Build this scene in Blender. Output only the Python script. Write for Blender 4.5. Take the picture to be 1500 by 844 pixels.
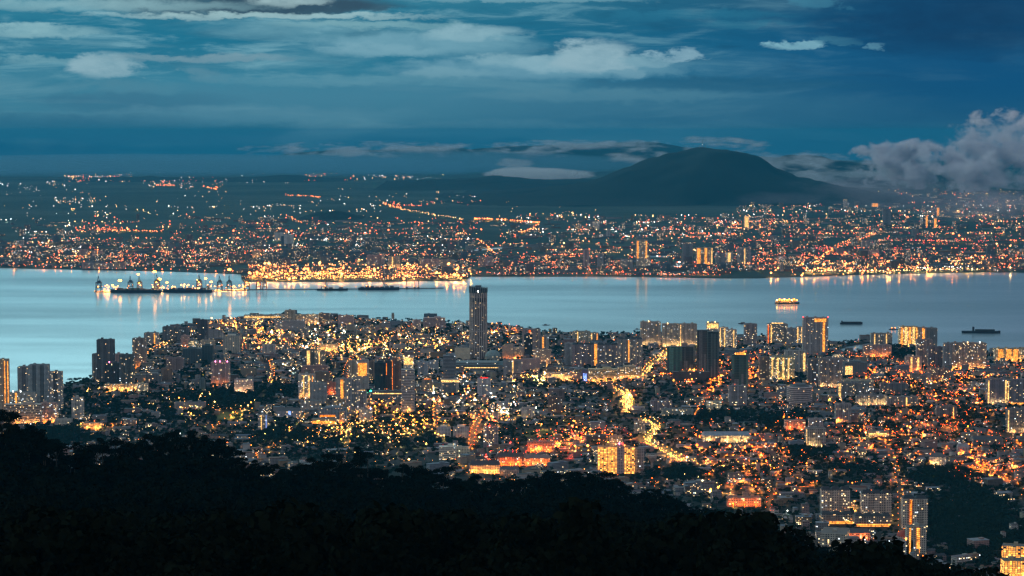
import bpy, math, random
import numpy as np
from math import radians, sin, cos, pi, atan, tan, hypot

SC = bpy.context.scene
for _o in list(bpy.data.objects):
    bpy.data.objects.remove(_o)
COL = SC.collection
rng = random.Random(7)
NR = np.random.default_rng(11)

# ------------------------------------------------------------------ camera
FPX = 3190.0                     # focal length in photo pixels (photo 1500 x 844)
CAM_H = 700.0
PITCH = atan(230.0 / FPX)
CP, SP = cos(PITCH), sin(PITCH)
cam_d = bpy.data.cameras.new('camera')
cam = bpy.data.objects.new('camera', cam_d)
COL.objects.link(cam)
cam.location = (0, 0, CAM_H)
cam.rotation_euler = (pi / 2 - PITCH, 0, 0)
cam_d.sensor_width = 36.0
cam_d.lens = FPX / 1500.0 * 36.0
cam_d.clip_start = 1.0
cam_d.clip_end = 200000.0
SC.camera = cam

# ------------------------------------------------------------------ light and exposure
SKY_GAIN = 1.0
HAZE = 1.7e-5
# low clouds, valley fog and tinted haze: name, kind, photo x, y, half width, half height (photo px), distance, half depth
CLOUDS = [('cloud', 'dense', 1488, 222, 132, 74, 25500, 1500), ('cloud', 'dense', 1410, 252, 82, 50, 25000, 1200), ('cloud', 'dense', 1318, 240, 86, 44, 26000, 1200), ('cloud', 'dense', 1345, 216, 36, 20, 25800, 900),
          ('cloud', 'dense', 1282, 224, 36, 18, 26200, 900), ('cloud', 'soft', 1235, 264, 130, 26, 27500, 1500), ('cloud', 'soft', 1055, 211, 80, 16, 27800, 1500), ('cloud', 'soft', 1092, 213, 34, 16, 27000, 900),
          ('cloud', 'soft', 932, 231, 58, 18, 28000, 1500), ('valley_fog', 'bank', 790, 255, 92, 15, 29500, 1500), ('valley_fog', 'soft', 790, 222, 60, 11, 38000, 2500), ('cloud', 'soft', 1170, 238, 130, 20, 28500, 1500),
          ('cloud', 'soft', 760, 238, 44, 9, 30500, 900), ('cloud', 'soft', 560, 219, 240, 14, 37000, 2500), ('cloud', 'soft', 860, 212, 170, 10, 38000, 2500),
          ('tinted_haze', 'tinted_haze', 1330, 290, 260, 34, 21000, 3500), ('tinted_haze', 'tinted_haze', 1440, 300, 140, 30, 17500, 2000), ('tinted_haze', 'tinted_haze', 1130, 290, 90, 14, 21000, 1500), ('tinted_haze', 'mist', 240, 248, 560, 24, 36000, 3500), ('tinted_haze', 'mist', 640, 240, 330, 20, 37000, 2500)]  # mauve ones carry painted town glow; mist ones thicken the far haze
SUN_ELEV, SUN_AZ = radians(3.0), radians(-75.0)     # dusk glow to the left of the view
SC.view_settings.view_transform = 'Standard'
SC.view_settings.look = 'None'
SC.view_settings.exposure = 0.0
SC.view_settings.gamma = 1.0
SC.view_settings.use_curve_mapping = False
cy = SC.cycles
cy.use_light_tree = True
cy.max_bounces = 5
cy.diffuse_bounces = 2
cy.glossy_bounces = 2
cy.transmission_bounces = 2
cy.volume_bounces = 3
cy.transparent_max_bounces = 6
cy.sample_clamp_indirect = 2.0
cy.sample_clamp_direct = 0.0
cy.use_denoising = True
cy.denoiser = 'OPENIMAGEDENOISE'
cy.volume_step_rate = 0.7
cy.volume_max_steps = 96
cy.use_adaptive_sampling = False
cy.caustics_reflective = False
cy.caustics_refractive = False
cy.filter_width = 1.35

sun_d = bpy.data.lights.new('sun', 'SUN')
sun = bpy.data.objects.new('sun', sun_d)
COL.objects.link(sun)
sun_d.energy = 0.28
sun_d.angle = radians(20)
sun_d.color = (1.0, 0.86, 0.74)
sun.rotation_euler = (pi / 2 - SUN_ELEV - radians(6), 0, -SUN_AZ + pi)


class E:
    """arithmetic on shader sockets"""
    nt = None

    def __init__(s, v):
        s.v = v

    @staticmethod
    def m(op, *a, clamp=False):
        n = E.nt.nodes.new('ShaderNodeMath')
        n.operation = op
        n.use_clamp = clamp
        for i, x in enumerate(a):
            x = x.v if isinstance(x, E) else x
            if isinstance(x, (int, float)):
                n.inputs[i].default_value = x
            else:
                E.nt.links.new(x, n.inputs[i])
        return E(n.outputs[0])

    def __add__(s, o): return E.m('ADD', s, o)
    __radd__ = __add__
    def __sub__(s, o): return E.m('SUBTRACT', s, o)
    def __rsub__(s, o): return E.m('SUBTRACT', o, s)
    def __mul__(s, o): return E.m('MULTIPLY', s, o)
    __rmul__ = __mul__
    def __truediv__(s, o): return E.m('DIVIDE', s, o)
    def sq(s): return E.m('MULTIPLY', s, s)
    def clamp(s): return E.m('ADD', s, 0.0, clamp=True)
    def ab(s): return E.m('ABSOLUTE', s)


def sstep(x, a, b):
    n = E.nt.nodes.new('ShaderNodeMapRange')
    n.interpolation_type = 'SMOOTHSTEP'
    E.nt.links.new(x.v, n.inputs[0])
    n.inputs[1].default_value = a
    n.inputs[2].default_value = b
    n.inputs[3].default_value = 0.0
    n.inputs[4].default_value = 1.0
    return E(n.outputs[0])


def lin(x, a, b, c=0.0, d=1.0):
    n = E.nt.nodes.new('ShaderNodeMapRange')
    E.nt.links.new(x.v, n.inputs[0])
    for i, q in enumerate((a, b, c, d)):
        n.inputs[i + 1].default_value = q
    return E(n.outputs[0])


def mixc(f, a, b, mode='MIX'):
    n = E.nt.nodes.new('ShaderNodeMix')
    n.data_type = 'RGBA'
    n.blend_type = mode
    n.clamp_factor = True
    for k, x in ((0, f), (6, a), (7, b)):
        x = x.v if isinstance(x, E) else x
        if isinstance(x, (int, float)):
            n.inputs[k].default_value = x
        elif isinstance(x, tuple):
            n.inputs[k].default_value = (*x, 1.0)
        else:
            E.nt.links.new(x, n.inputs[k])
    return E(n.outputs[2])


def vec(x, y, z=0.0):
    n = E.nt.nodes.new('ShaderNodeCombineXYZ')
    for i, q in enumerate((x, y, z)):
        if isinstance(q, E):
            E.nt.links.new(q.v, n.inputs[i])
        else:
            n.inputs[i].default_value = q
    return n.outputs[0]


def noise(v, scale=1.0, detail=3.0, rough=0.5, color=False, dist=0.0, typ='FBM'):
    n = E.nt.nodes.new('ShaderNodeTexNoise')
    if v is not None:
        E.nt.links.new(v, n.inputs['Vector'])
    n.inputs['Scale'].default_value = scale
    n.inputs['Detail'].default_value = detail
    n.inputs['Roughness'].default_value = rough
    n.inputs['Distortion'].default_value = dist
    return E(n.outputs[1 if color else 0])


def lc(r, g, b):
    """sRGB 0-255 to linear"""
    f = lambda c: (c / 255 / 12.92) if c / 255 <= 0.04045 else ((c / 255 + 0.055) / 1.055) ** 2.4
    return (f(r), f(g), f(b))


# ------------------------------------------------------------------ world: dusk sky
world = bpy.data.worlds.new('World')
SC.world = world
world.use_nodes = True
nt = world.node_tree
nt.nodes.clear()
E.nt = nt
sky = nt.nodes.new('ShaderNodeTexSky')
sky.sky_type = 'NISHITA'
sky.sun_disc = False
sky.sun_elevation = SUN_ELEV
sky.sun_rotation = SUN_AZ
sky.altitude = 700
tc = nt.nodes.new('ShaderNodeTexCoord')
sx = nt.nodes.new('ShaderNodeSeparateXYZ')
nt.links.new(tc.outputs['Generated'], sx.inputs[0])
dx, dy, dz = (E(sx.outputs[i]) for i in range(3))
az = E.m('ARCTAN2', dx, dy)
el = E.m('ARCSINE', dz)
X = az * 3.19 + 0.75            # heading, 1 = 1000 photo pixels
V = el * 3.19                   # elevation in the same unit
right = sstep(X, 0.45, 1.45)
# low dusk sky seen in front
lowL = mixc(sstep(V, -0.03, 0.06), lc(30, 96, 126), lc(74, 138, 162))
lowL = mixc(sstep(V, 0.06, 0.14), lowL, lc(32, 122, 150))
lowL = mixc(sstep(V, 0.13, 0.2), lowL, lc(70, 136, 158))
lowR = mixc(sstep(V, -0.03, 0.07), lc(38, 90, 122), lc(0, 84, 128))
lowR = mixc(sstep(V, 0.1, 0.2), lowR, lc(0, 68, 110))
low = mixc(1.0, mixc(right, lowL, lowR), mixc(sstep(V, 0.0, 0.12), (0.86, 0.96, 0.96), (0.50, 0.90, 0.97)), 'MULTIPLY')
nA = noise(vec(X * 3.2, V * 22.0), 1.0, 6.0, 0.55, dist=0.6)
nB = noise(vec(X * 9.0, V * 55.0, 3.1), 1.0, 6.0, 0.6, dist=0.4)
nC = noise(vec(X * 1.6, V * 9.0, 7.7), 1.0, 3.0, 0.5)
low = mixc(lin(nC, 0.3, 0.7, 0.0, 1.0) * 0.35, low, mixc(right, lc(20, 94, 124), lc(0, 68, 106)))
# broad pale wisps
wis = sstep(nA + nC * 0.3, 0.62, 0.86) * (1.0 - right * 0.85)
low = mixc(wis * 0.55, low, lc(112, 162, 178))
fine = sstep(nB, 0.48, 0.72) * sstep(V, 0.04, 0.12) * (1.0 - right)
low = mixc(sstep(1.0 - nB, 0.5, 0.75) * sstep(V, 0.05, 0.12) * 0.45, low, mixc(right, lc(8, 92, 124), lc(0, 56, 96)))
low = mixc(fine * 0.7, low, lc(120, 172, 188))
# individual clouds: (x, y, rx, ry) in thousandths, colour, strength, softness
nD = noise(vec(X * 22.0, V * 48.0, 9.1), 1.0, 5.0, 0.62)
wx = (nD - 0.5) * 0.12 + (nA - 0.5) * 0.05
wy = (nD - 0.5) * 0.024 + (nB - 0.5) * 0.014
XX = X + wx
YY = 0.192 - V + wy
CL = [
    (340, 0, 200, 26, (50, 82, 104), 1.0, 0.6), (420, 12, 150, 10, (46, 78, 100), 1.0, 0.5),
    (160, 12, 190, 8, (138, 182, 192), 0.7, 1.0), (380, 26, 210, 4, (158, 194, 200), 0.8, 0.9), (430, 4, 50, 8, (168, 200, 205), 0.7, 0.8),
    (560, 38, 120, 5, (120, 168, 180), 0.75, 0.9), (75, 50, 75, 9, (130, 176, 188), 0.85, 0.7), (75, 92, 55, 5, (110, 160, 176), 0.7, 0.9),
    (158, 98, 44, 17, (136, 174, 188), 0.9, 0.6), (300, 87, 120, 5, (116, 152, 168), 0.75, 0.9), (300, 111, 26, 8, (92, 140, 160), 0.6, 0.9),
    (620, 66, 140, 15, (104, 156, 176), 0.95, 0.8), (690, 50, 64, 11, (134, 176, 190), 0.85, 0.8), (560, 74, 70, 8, (116, 164, 182), 0.8, 0.9),
    (790, 100, 190, 15, (98, 150, 172), 1.0, 0.9), (650, 108, 60, 7, (110, 158, 176), 0.8, 0.9), (742, 88, 50, 10, (124, 168, 184), 0.85, 0.7), (800, 92, 40, 14, (130, 172, 188), 0.9, 0.6), (868, 84, 62, 21, (140, 176, 190), 0.95, 0.45), (996, 81, 30, 10, (130, 170, 188), 0.9, 0.6),
    (950, 92, 34, 7, (118, 162, 180), 0.8, 0.7), (915, 107, 22, 5, (110, 156, 176), 0.7, 0.8),
    (1162, 68, 44, 5, (120, 172, 190), 0.95, 0.6), (1268, 70, 14, 4, (100, 160, 184), 0.8, 0.8), (1215, 63, 26, 5, (60, 124, 152), 0.6, 0.9),
    (1190, 6, 26, 9, (60, 128, 156), 0.6, 0.9), (760, 1, 150, 4, (120, 166, 180), 0.7, 0.9), (1050, 125, 180, 9, (22, 88, 122), 0.7, 0.9),
    (210, 150, 120, 14, (34, 96, 128), 0.55, 1.0), (200, 128, 60, 9, (84, 138, 158), 0.45, 1.0), (60, 222, 120, 16, (10, 76, 110), 0.8, 1.0),
    (1090, 38, 60, 6, (40, 116, 146), 0.5, 0.9), (560, 145, 420, 30, (66, 124, 150), 0.5, 1.0), (430, 205, 330, 9, (52, 106, 134), 0.5, 1.0),
    (1010, 160, 260, 26, (46, 106, 136), 0.45, 1.0), (1400, 40, 170, 40, (0, 58, 98), 0.8, 1.0), (330, 170, 240, 12, (84, 138, 160), 0.5, 1.0), (720, 190, 220, 12, (74, 128, 152), 0.5, 1.0), (480, 118, 150, 7, (92, 148, 168), 0.55, 1.0),
    (120, 178, 150, 10, (36, 100, 130), 0.6, 1.0), (900, 140, 160, 9, (88, 140, 160), 0.4, 1.0), (1010, 24, 120, 6, (34, 112, 144), 0.6, 1.0),
]
for (cx, cyy, rx, ry, c, st, so) in CL:
    d = ((XX - cx / 1000) * (1000 / rx)).sq() + ((YY - cyy / 1000) * (1000 / ry)).sq()
    low = mixc((1.0 - sstep(d, 1.0 - so, 1.3 + so * 0.9)) * (nD * 1.3 + 0.30) * st, low, lc(*c))
# higher sky, outside the picture: what the water and the roofs see
hiL = mixc(sstep(V, 0.9, 2.6), (0.88, 1.48, 1.50), (0.11, 0.20, 0.28))
hiR = mixc(sstep(V, 0.9, 2.6), (0.21, 0.24, 0.31), (0.12, 0.19, 0.26))
hi = mixc(sstep(X, 0.3, 1.7), hiL, hiR)
hi = mixc(sstep(az.ab(), 1.1, 2.2), hi, mixc(sstep(V, 0.8, 2.6), (0.56, 0.55, 0.58), (0.20, 0.24, 0.30)))
skyc = mixc(sstep(V, 0.2, 0.42), low, hi)
skyc = mixc(sstep(az.ab(), 0.6, 1.4) * (1.0 - sstep(V, 0.2, 0.4)), skyc, (0.12, 0.17, 0.22))
skyc = mixc(1.0, skyc, mixc(1.0, E(sky.outputs[0]), (0.003, 0.004, 0.005), 'MULTIPLY'), 'ADD')
bg = nt.nodes.new('ShaderNodeBackground')
nt.links.new(skyc.v, bg.inputs[0])
bg.inputs[1].default_value = SKY_GAIN
wo = nt.nodes.new('ShaderNodeOutputWorld')
nt.links.new(bg.outputs[0], wo.inputs[0])
world.cycles.sampling_method = 'MANUAL'
world.cycles.sample_map_resolution = 1024


# ------------------------------------------------------------------ photo pixel <-> place
def ray(px, py):
    a, b = px - 750.0, 422.0 - py
    return (a, b * SP + FPX * CP, b * CP - FPX * SP)


def G(px, py, z=0.0):
    """the place at height z that shows at photo pixel (px, py)"""
    r = ray(px, py)
    t = (z - CAM_H) / r[2]
    return (r[0] * t, r[1] * t)


def zat(py, y):
    r = ray(750, py)
    return CAM_H + y * r[2] / r[1]


def proj(x, y, z):
    z = z - CAM_H
    f = y * CP - z * SP
    u = y * SP + z * CP
    return 750 + FPX * x / f, 422 - FPX * u / f


def tag(o, label=None, cat=None, group=None, kind=None):
    if label: o['label'] = label
    if cat: o['category'] = cat
    if group: o['group'] = group
    if kind: o['kind'] = kind
    return o


def empty(name, x, y, z=0.0, rz=0.0):
    o = bpy.data.objects.new(name, None)
    COL.objects.link(o)
    o.location = (x, y, z)
    o.rotation_euler = (0, 0, rz)
    return o


# ------------------------------------------------------------------ materials
def new_mat(name):
    m = bpy.data.materials.new(name)
    m.use_nodes = True
    m.node_tree.nodes.clear()
    E.nt = m.node_tree
    return m


def finish(m, shader):
    o = m.node_tree.nodes.new('ShaderNodeOutputMaterial')
    m.node_tree.links.new(shader, o.inputs[0])
    return m


def principled(base, rough=0.8, spec=0.3, emis=None, estr=None, metal=0.0):
    n = E.nt.nodes.new('ShaderNodeBsdfPrincipled')
    for k, x in (('Base Color', base), ('Roughness', rough), ('Specular IOR Level', spec), ('Emission Color', emis),
                 ('Emission Strength', estr), ('Metallic', metal)):
        if x is None: continue
        x = x.v if isinstance(x, E) else x
        if isinstance(x, tuple): n.inputs[k].default_value = (*x, 1)
        elif isinstance(x, (int, float)): n.inputs[k].default_value = x
        else: E.nt.links.new(x, n.inputs[k])
    return n.outputs[0]


def simple(name, c, rough=0.8, spec=0.3, var=0.25, sc=0.2):
    m = new_mat(name)
    t = E.nt.nodes.new('ShaderNodeTexCoord')
    n = noise(t.outputs['Object'], sc, 4)
    base = mixc(n, tuple(q * (1 - var) for q in c), tuple(min(1, q * (1 + var)) for q in c))
    return finish(m, principled(base, rough, spec))


def emitter(name, c, s, sampled=True):
    m = new_mat(name)
    n = E.nt.nodes.new('ShaderNodeEmission')
    n.inputs[0].default_value = (*c, 1)
    n.inputs[1].default_value = s
    finish(m, n.outputs[0])
    m.cycles.emission_sampling = 'FRONT' if sampled else 'NONE'
    return m


def attr(name):
    n = E.nt.nodes.new('ShaderNodeAttribute')
    n.attribute_name = name
    return n


def facade_mat(name, estr, c1=(1.0, 0.52, 0.16), c2=(1.0, 0.86, 0.52), cw=3.4, ch=3.1, warm=0.7, ww=0.62, wh=0.5, share=0.52):
    """walls with a grid of windows; colour from the paint attribute, its alpha is the share of lit rooms"""
    m = new_mat(name)
    a = attr('paint')
    uv = E.nt.nodes.new('ShaderNodeUVMap')
    s = E.nt.nodes.new('ShaderNodeSeparateXYZ')
    E.nt.links.new(uv.outputs[0], s.inputs[0])
    u, v = E(s.outputs[0]) / cw, E(s.outputs[1]) / ch
    fu, fv = E.m('FRACT', u), E.m('FRACT', v)
    iu, iv = E.m('FLOOR', u), E.m('FLOOR', v)
    wn = E.nt.nodes.new('ShaderNodeTexWhiteNoise')
    wn.noise_dimensions = '2D'
    E.nt.links.new(vec(iu, iv), wn.inputs['Vector'])
    r1 = E(wn.outputs['Value'])
    sc_ = E.nt.nodes.new('ShaderNodeSeparateColor')
    E.nt.links.new(wn.outputs['Color'], sc_.inputs[0])
    r2, r3 = E(sc_.outputs[1]), E(sc_.outputs[2])
    win = E.m('LESS_THAN', (fu - 0.5).ab(), ww / 2) * E.m('LESS_THAN', (fv - 0.5).ab(), wh / 2)
    g = E.nt.nodes.new('ShaderNodeNewGeometry')
    gs = E.nt.nodes.new('ShaderNodeSeparateXYZ')
    E.nt.links.new(g.outputs['Normal'], gs.inputs[0])
    side = E.m('LESS_THAN', E(gs.outputs[2]).ab(), 0.5)
    al = E(a.outputs['Alpha'])
    win = win * side * E.m('GREATER_THAN', al, 0.004)
    lit = win * E.m('LESS_THAN', r1, al * share)
    dirt = noise(g.outputs['Position'], 0.09, 3)
    wall = mixc(lin(dirt, 0.3, 0.7, 0.0, 0.3), E(a.outputs['Color']), (0.16, 0.15, 0.14))
    base = mixc(win, wall, (0.035, 0.045, 0.055))
    ec = mixc(r2, c1, c2)
    ec = mixc(E.m('GREATER_THAN', r2, warm + 0.15), ec, (0.82, 0.93, 1.0))
    es = lit * (r3.sq() * 1.0 + 0.25) * estr
    sh = principled(base, mixc(win, (0.85,) * 3, (0.2,) * 3), 0.3, ec, es)
    finish(m, sh)
    m.cycles.emission_sampling = 'NONE'
    return m


M = {}
M['facade'] = facade_mat('facade', 4.2)
M['house'] = facade_mat('house_wall', 5.0, cw=3.0, ch=2.9, ww=0.55, wh=0.45)
M['far'] = facade_mat('far_facade', 3.0, cw=5.0, ch=4.5)
M['corridor'] = facade_mat('lit_corridor_wall', 4.0, (1.0, .30, .03), (1.0, .44, .08), share=1.0, cw=4.6, ch=3.0, warm=2.0, ww=0.72, wh=0.74)
M['roofing'] = (lambda m: finish(m, principled(mixc(lin(noise(E.nt.nodes.new('ShaderNodeTexCoord').outputs['Object'], 0.15, 4), .3, .7, 0, .4),
                E(attr('paint').outputs['Color']), (0.07, 0.065, 0.06)), 0.7, 0.3)))(new_mat('roofing'))
M['concrete'] = simple('concrete', (0.30, 0.29, 0.28))
M['metal'] = simple('painted_metal', (0.12, 0.12, 0.13), 0.5, 0.5)
M['steel'] = simple('crane_paint', (0.10, 0.13, 0.17), 0.5, 0.5)
M['hull'] = simple('hull_paint', (0.035, 0.035, 0.045), 0.6, 0.4)
M['bark'] = simple('bark', (0.05, 0.04, 0.03))
M['asphalt'] = simple('asphalt', (0.055, 0.054, 0.052), 0.85, 0.2, 0.3, 0.02)
EMC = {'orange': (1.0, 0.13, 0.010), 'amber': (1.0, 0.22, 0.02), 'warm': (1.0, 0.54, 0.16), 'white': (0.9, 0.95, 0.88), 'red': (1.0, 0.03, 0.02),
       'pink': (1.0, 0.2, 0.5), 'green': (0.03, 0.9, 0.35), 'blue': (0.25, 0.4, 1.0), 'gold': (1.0, 0.33, 0.05)}


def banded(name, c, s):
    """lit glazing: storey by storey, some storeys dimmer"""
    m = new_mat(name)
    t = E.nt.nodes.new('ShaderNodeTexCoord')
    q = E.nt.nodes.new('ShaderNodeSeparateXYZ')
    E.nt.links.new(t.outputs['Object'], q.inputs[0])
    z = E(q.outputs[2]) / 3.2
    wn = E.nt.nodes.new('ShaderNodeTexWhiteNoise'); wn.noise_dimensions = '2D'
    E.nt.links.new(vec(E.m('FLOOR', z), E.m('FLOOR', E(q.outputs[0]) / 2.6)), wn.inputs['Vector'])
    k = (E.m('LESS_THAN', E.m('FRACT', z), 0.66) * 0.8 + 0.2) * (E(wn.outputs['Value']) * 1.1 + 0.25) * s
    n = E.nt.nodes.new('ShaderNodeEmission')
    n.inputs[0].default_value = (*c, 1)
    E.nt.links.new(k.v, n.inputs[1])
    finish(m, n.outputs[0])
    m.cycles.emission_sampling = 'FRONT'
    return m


def downlight(name, c, s):
    """the open underside of a shaded lamp: shines down only"""
    m = new_mat(name)
    g = E.nt.nodes.new('ShaderNodeNewGeometry')
    n = E.nt.nodes.new('ShaderNodeEmission')
    n.inputs[0].default_value = (*c, 1)
    E.nt.links.new(((1.0 - E(g.outputs['Backfacing'])) * s).v, n.inputs[1])
    finish(m, n.outputs[0])
    m.cycles.emission_sampling = 'FRONT'
    return m


for k, c in EMC.items():
    M['lamp_' + k] = emitter('lamp_' + k, c, 10.0)
    M['soft_' + k] = banded('glow_' + k, c, 2.6)          # lit stair wells, signs, awnings, added glow bands
    M['far_' + k] = emitter('far_lamp_' + k, (c[0], c[1] * .9 + .03, c[2] * .9 + .035), 10.0)
    M['down_' + k] = downlight('downlight_' + k, tuple(q ** .85 for q in c), 2600.0)
    M['mast_' + k] = emitter('flood_mast_' + k, (c[0], c[1] * .9, c[2] * .6), 24.0)
    M['wash_' + k] = downlight('wash_' + k, tuple(q ** .8 for q in c), 150.0)
    M['fdown_' + k] = downlight('far_downlight_' + k, tuple(q ** .9 for q in c), 420.0)


def leaf_mat(name, c1, c2):
    m = new_mat(name)
    g = E.nt.nodes.new('ShaderNodeNewGeometry')
    oi = E.nt.nodes.new('ShaderNodeObjectInfo')
    n = noise(g.outputs['Position'], 0.12, 3)
    n = E.m('ADD', n * 0.8, E(oi.outputs['Random']) * 0.3, clamp=True)
    r = E(g.outputs['Random Per Island'])
    b = mixc(lin(n, .25, .85) * 0.6 + r * 0.4, c1, c2)
    return finish(m, principled(b, 0.85, 0.0))


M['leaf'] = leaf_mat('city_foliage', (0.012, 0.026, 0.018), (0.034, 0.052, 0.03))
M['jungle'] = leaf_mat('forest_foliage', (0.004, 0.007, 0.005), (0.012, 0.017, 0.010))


# ------------------------------------------------------------------ mesh writing
class MB:
    """collects faces; build() links them as one mesh object"""

    def __init__(s):
        s.v, s.f, s.c, s.uv, s.mi = [], [], [], [], []
        s.seed = rng.randrange(1, 400) * 17.0

    def face(s, pts, col=(0.3, 0.3, 0.3), lit=0.0, uv=None, mi=0):
        i = len(s.v)
        s.v += pts
        s.f.append(tuple(range(i, i + len(pts))))
        s.c.append((*col, lit))
        s.uv.append(uv or [(0, 0)] * len(pts))
        s.mi.append(mi)

    def prism(s, poly, z0, z1, col, lit=0.0, top=None, cols=None, mi=0, bottom=False):
        """poly counter-clockwise; z1 may be a function of (x, y)"""
        zt = z1 if callable(z1) else (lambda x, y: z1)
        u = s.seed
        n = len(poly)
        for i in range(n):
            (ax, ay), (bx, by) = poly[i], poly[(i + 1) % n]
            L = hypot(bx - ax, by - ay)
            c = cols[i] if cols else col
            s.face([(ax, ay, z0), (bx, by, z0), (bx, by, zt(bx, by)), (ax, ay, zt(ax, ay))], c, lit,
                   [(u, 0), (u + L, 0), (u + L, zt(bx, by) - z0), (u, zt(ax, ay) - z0)], mi)
            u += L
        s.face([(x, y, zt(x, y)) for x, y in poly], top or col, 0.0, None, mi)
        if bottom:
            s.face([(x, y, z0) for x, y in reversed(poly)], col, 0.0, None, mi)

    def box(s, cx, cy, z0, z1, w, d, col=(.3, .3, .3), lit=0.0, top=None, rz=0.0, mi=0, bottom=False):
        c, q = cos(rz), sin(rz)
        p = [(cx + x * c - y * q, cy + x * q + y * c) for x, y in ((-w / 2, -d / 2), (w / 2, -d / 2), (w / 2, d / 2), (-w / 2, d / 2))]
        s.prism(p, z0, z1, col, lit, top, None, mi, bottom)

    def cyl(s, cx, cy, z0, z1, r0, r1=None, n=12, col=(.3, .3, .3), lit=0.0, cap=True):
        r1 = r0 if r1 is None else r1
        u = s.seed
        du = 2 * pi * max(r0, r1) / n
        P = lambda k, r, z: (cx + r * cos(2 * pi * k / n), cy + r * sin(2 * pi * k / n), z)
        for k in range(n):
            s.face([P(k, r0, z0), P(k + 1, r0, z0), P(k + 1, r1, z1), P(k, r1, z1)], col, lit, [(u, 0), (u + du, 0), (u + du, z1 - z0), (u, z1 - z0)])
            u += du
        if cap: s.face([P(k, r1, z1) for k in range(n)], col)

    def beam(s, a, b, t, col=(.3, .3, .3)):
        a, b = np.array(a, float), np.array(b, float)
        d = b - a
        d /= np.linalg.norm(d)
        h = np.array((0, 0, 1.0)) if abs(d[2]) < 0.9 else np.array((1.0, 0, 0))
        x = np.cross(d, h); x /= np.linalg.norm(x)
        y = np.cross(d, x)
        q = [x * t / 2 + y * t / 2, -x * t / 2 + y * t / 2, -x * t / 2 - y * t / 2, x * t / 2 - y * t / 2]
        A, B = [tuple(a + k) for k in q], [tuple(b + k) for k in q]
        for i in range(4):
            j = (i + 1) % 4
            s.face([A[i], A[j], B[j], B[i]], col)
        s.face(A[::-1], col); s.face(B, col)

    def gable(s, cx, cy, z, w, d, h, rz, col, hip=0.0, over=0.4):
        w += over * 2; d += over * 2
        c, q = cos(rz), sin(rz)
        T = lambda x, y, zz: (cx + x * c - y * q, cy + x * q + y * c, zz)
        a, b, e, f = T(-w / 2, -d / 2, z), T(w / 2, -d / 2, z), T(w / 2, d / 2, z), T(-w / 2, d / 2, z)
        r1, r2 = T(-w / 2 + hip, 0, z + h), T(w / 2 - hip, 0, z + h)
        s.face([a, b, r2, r1], col); s.face([e, f, r1, r2], col)
        s.face([b, e, r2], col); s.face([f, a, r1], col)
        s.face([a, f, e, b], col)

    def ball(s, c, r, n=6, m=4, sz=1.0):
        for i in range(m):
            t0, t1 = pi * i / m - pi / 2, pi * (i + 1) / m - pi / 2
            for k in range(n):
                a0, a1 = 2 * pi * k / n, 2 * pi * (k + 1) / n
                P = lambda a, t: (c[0] + r * cos(a) * cos(t), c[1] + r * sin(a) * cos(t), c[2] + r * sz * sin(t))
                if i == 0: s.face([P(a0, t0), P(a1, t1), P(a0, t1)][::1])
                elif i == m - 1: s.face([P(a0, t0), P(a1, t0), P(a0, t1)])
                else: s.face([P(a0, t0), P(a1, t0), P(a1, t1), P(a0, t1)])

    def mesh(s, name, mat):
        me = bpy.data.meshes.new(name)
        me.from_pydata(s.v, [], s.f)
        for m_ in (mat if isinstance(mat, (list, tuple)) else [mat]):
            me.materials.append(m_)
        me.polygons.foreach_set('material_index', s.mi)
        ca = me.color_attributes.new('paint', 'FLOAT_COLOR', 'CORNER')
        uvl = me.uv_layers.new(name='UVMap')
        cc, uu = [], []
        for f, c, u in zip(s.f, s.c, s.uv):
            cc += list(c) * len(f)
            for q in u: uu += q
        ca.data.foreach_set('color', cc)
        uvl.data.foreach_set('uv', uu)
        return me

    def build(s, name, mat, parent=None):
        o = bpy.data.objects.new(name, s.mesh(name, mat))
        COL.objects.link(o)
        if parent: o.parent = parent
        return o


def np_mesh(name, V, Fc, mats, parent=None, mi=None, paint=None, uv=None, link=True):
    """V (n,3); Fc list of (m,k) index arrays"""
    me = bpy.data.meshes.new(name)
    V = np.asarray(V, np.float32)
    Fc = [np.asarray(f, np.int32) for f in Fc if len(f)]
    nl = sum(f.size for f in Fc)
    npoly = sum(f.shape[0] for f in Fc)
    me.vertices.add(len(V)); me.vertices.foreach_set('co', V.ravel())
    me.loops.add(nl); me.loops.foreach_set('vertex_index', np.concatenate([f.ravel() for f in Fc]))
    me.polygons.add(npoly)
    tot = np.concatenate([np.full(f.shape[0], f.shape[1], np.int32) for f in Fc])
    st = np.zeros(npoly, np.int32); st[1:] = np.cumsum(tot)[:-1]
    me.polygons.foreach_set('loop_start', st)
    try: me.polygons.foreach_set('loop_total', tot)
    except Exception: pass
    if mi is not None: me.polygons.foreach_set('material_index', np.asarray(mi, np.int32))
    for m_ in mats: me.materials.append(m_)
    if paint is not None:
        ca = me.color_attributes.new('paint', 'FLOAT_COLOR', 'CORNER')
        ca.data.foreach_set('color', np.repeat(np.asarray(paint, np.float32), tot, axis=0).ravel())
    if uv is not None:
        me.uv_layers.new(name='UVMap').data.foreach_set('uv', np.asarray(uv, np.float32).ravel())
    me.update(calc_edges=True)
    me.validate()
    if not link: return me
    o = bpy.data.objects.new(name, me)
    COL.objects.link(o)
    if parent: o.parent = parent
    return o


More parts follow.
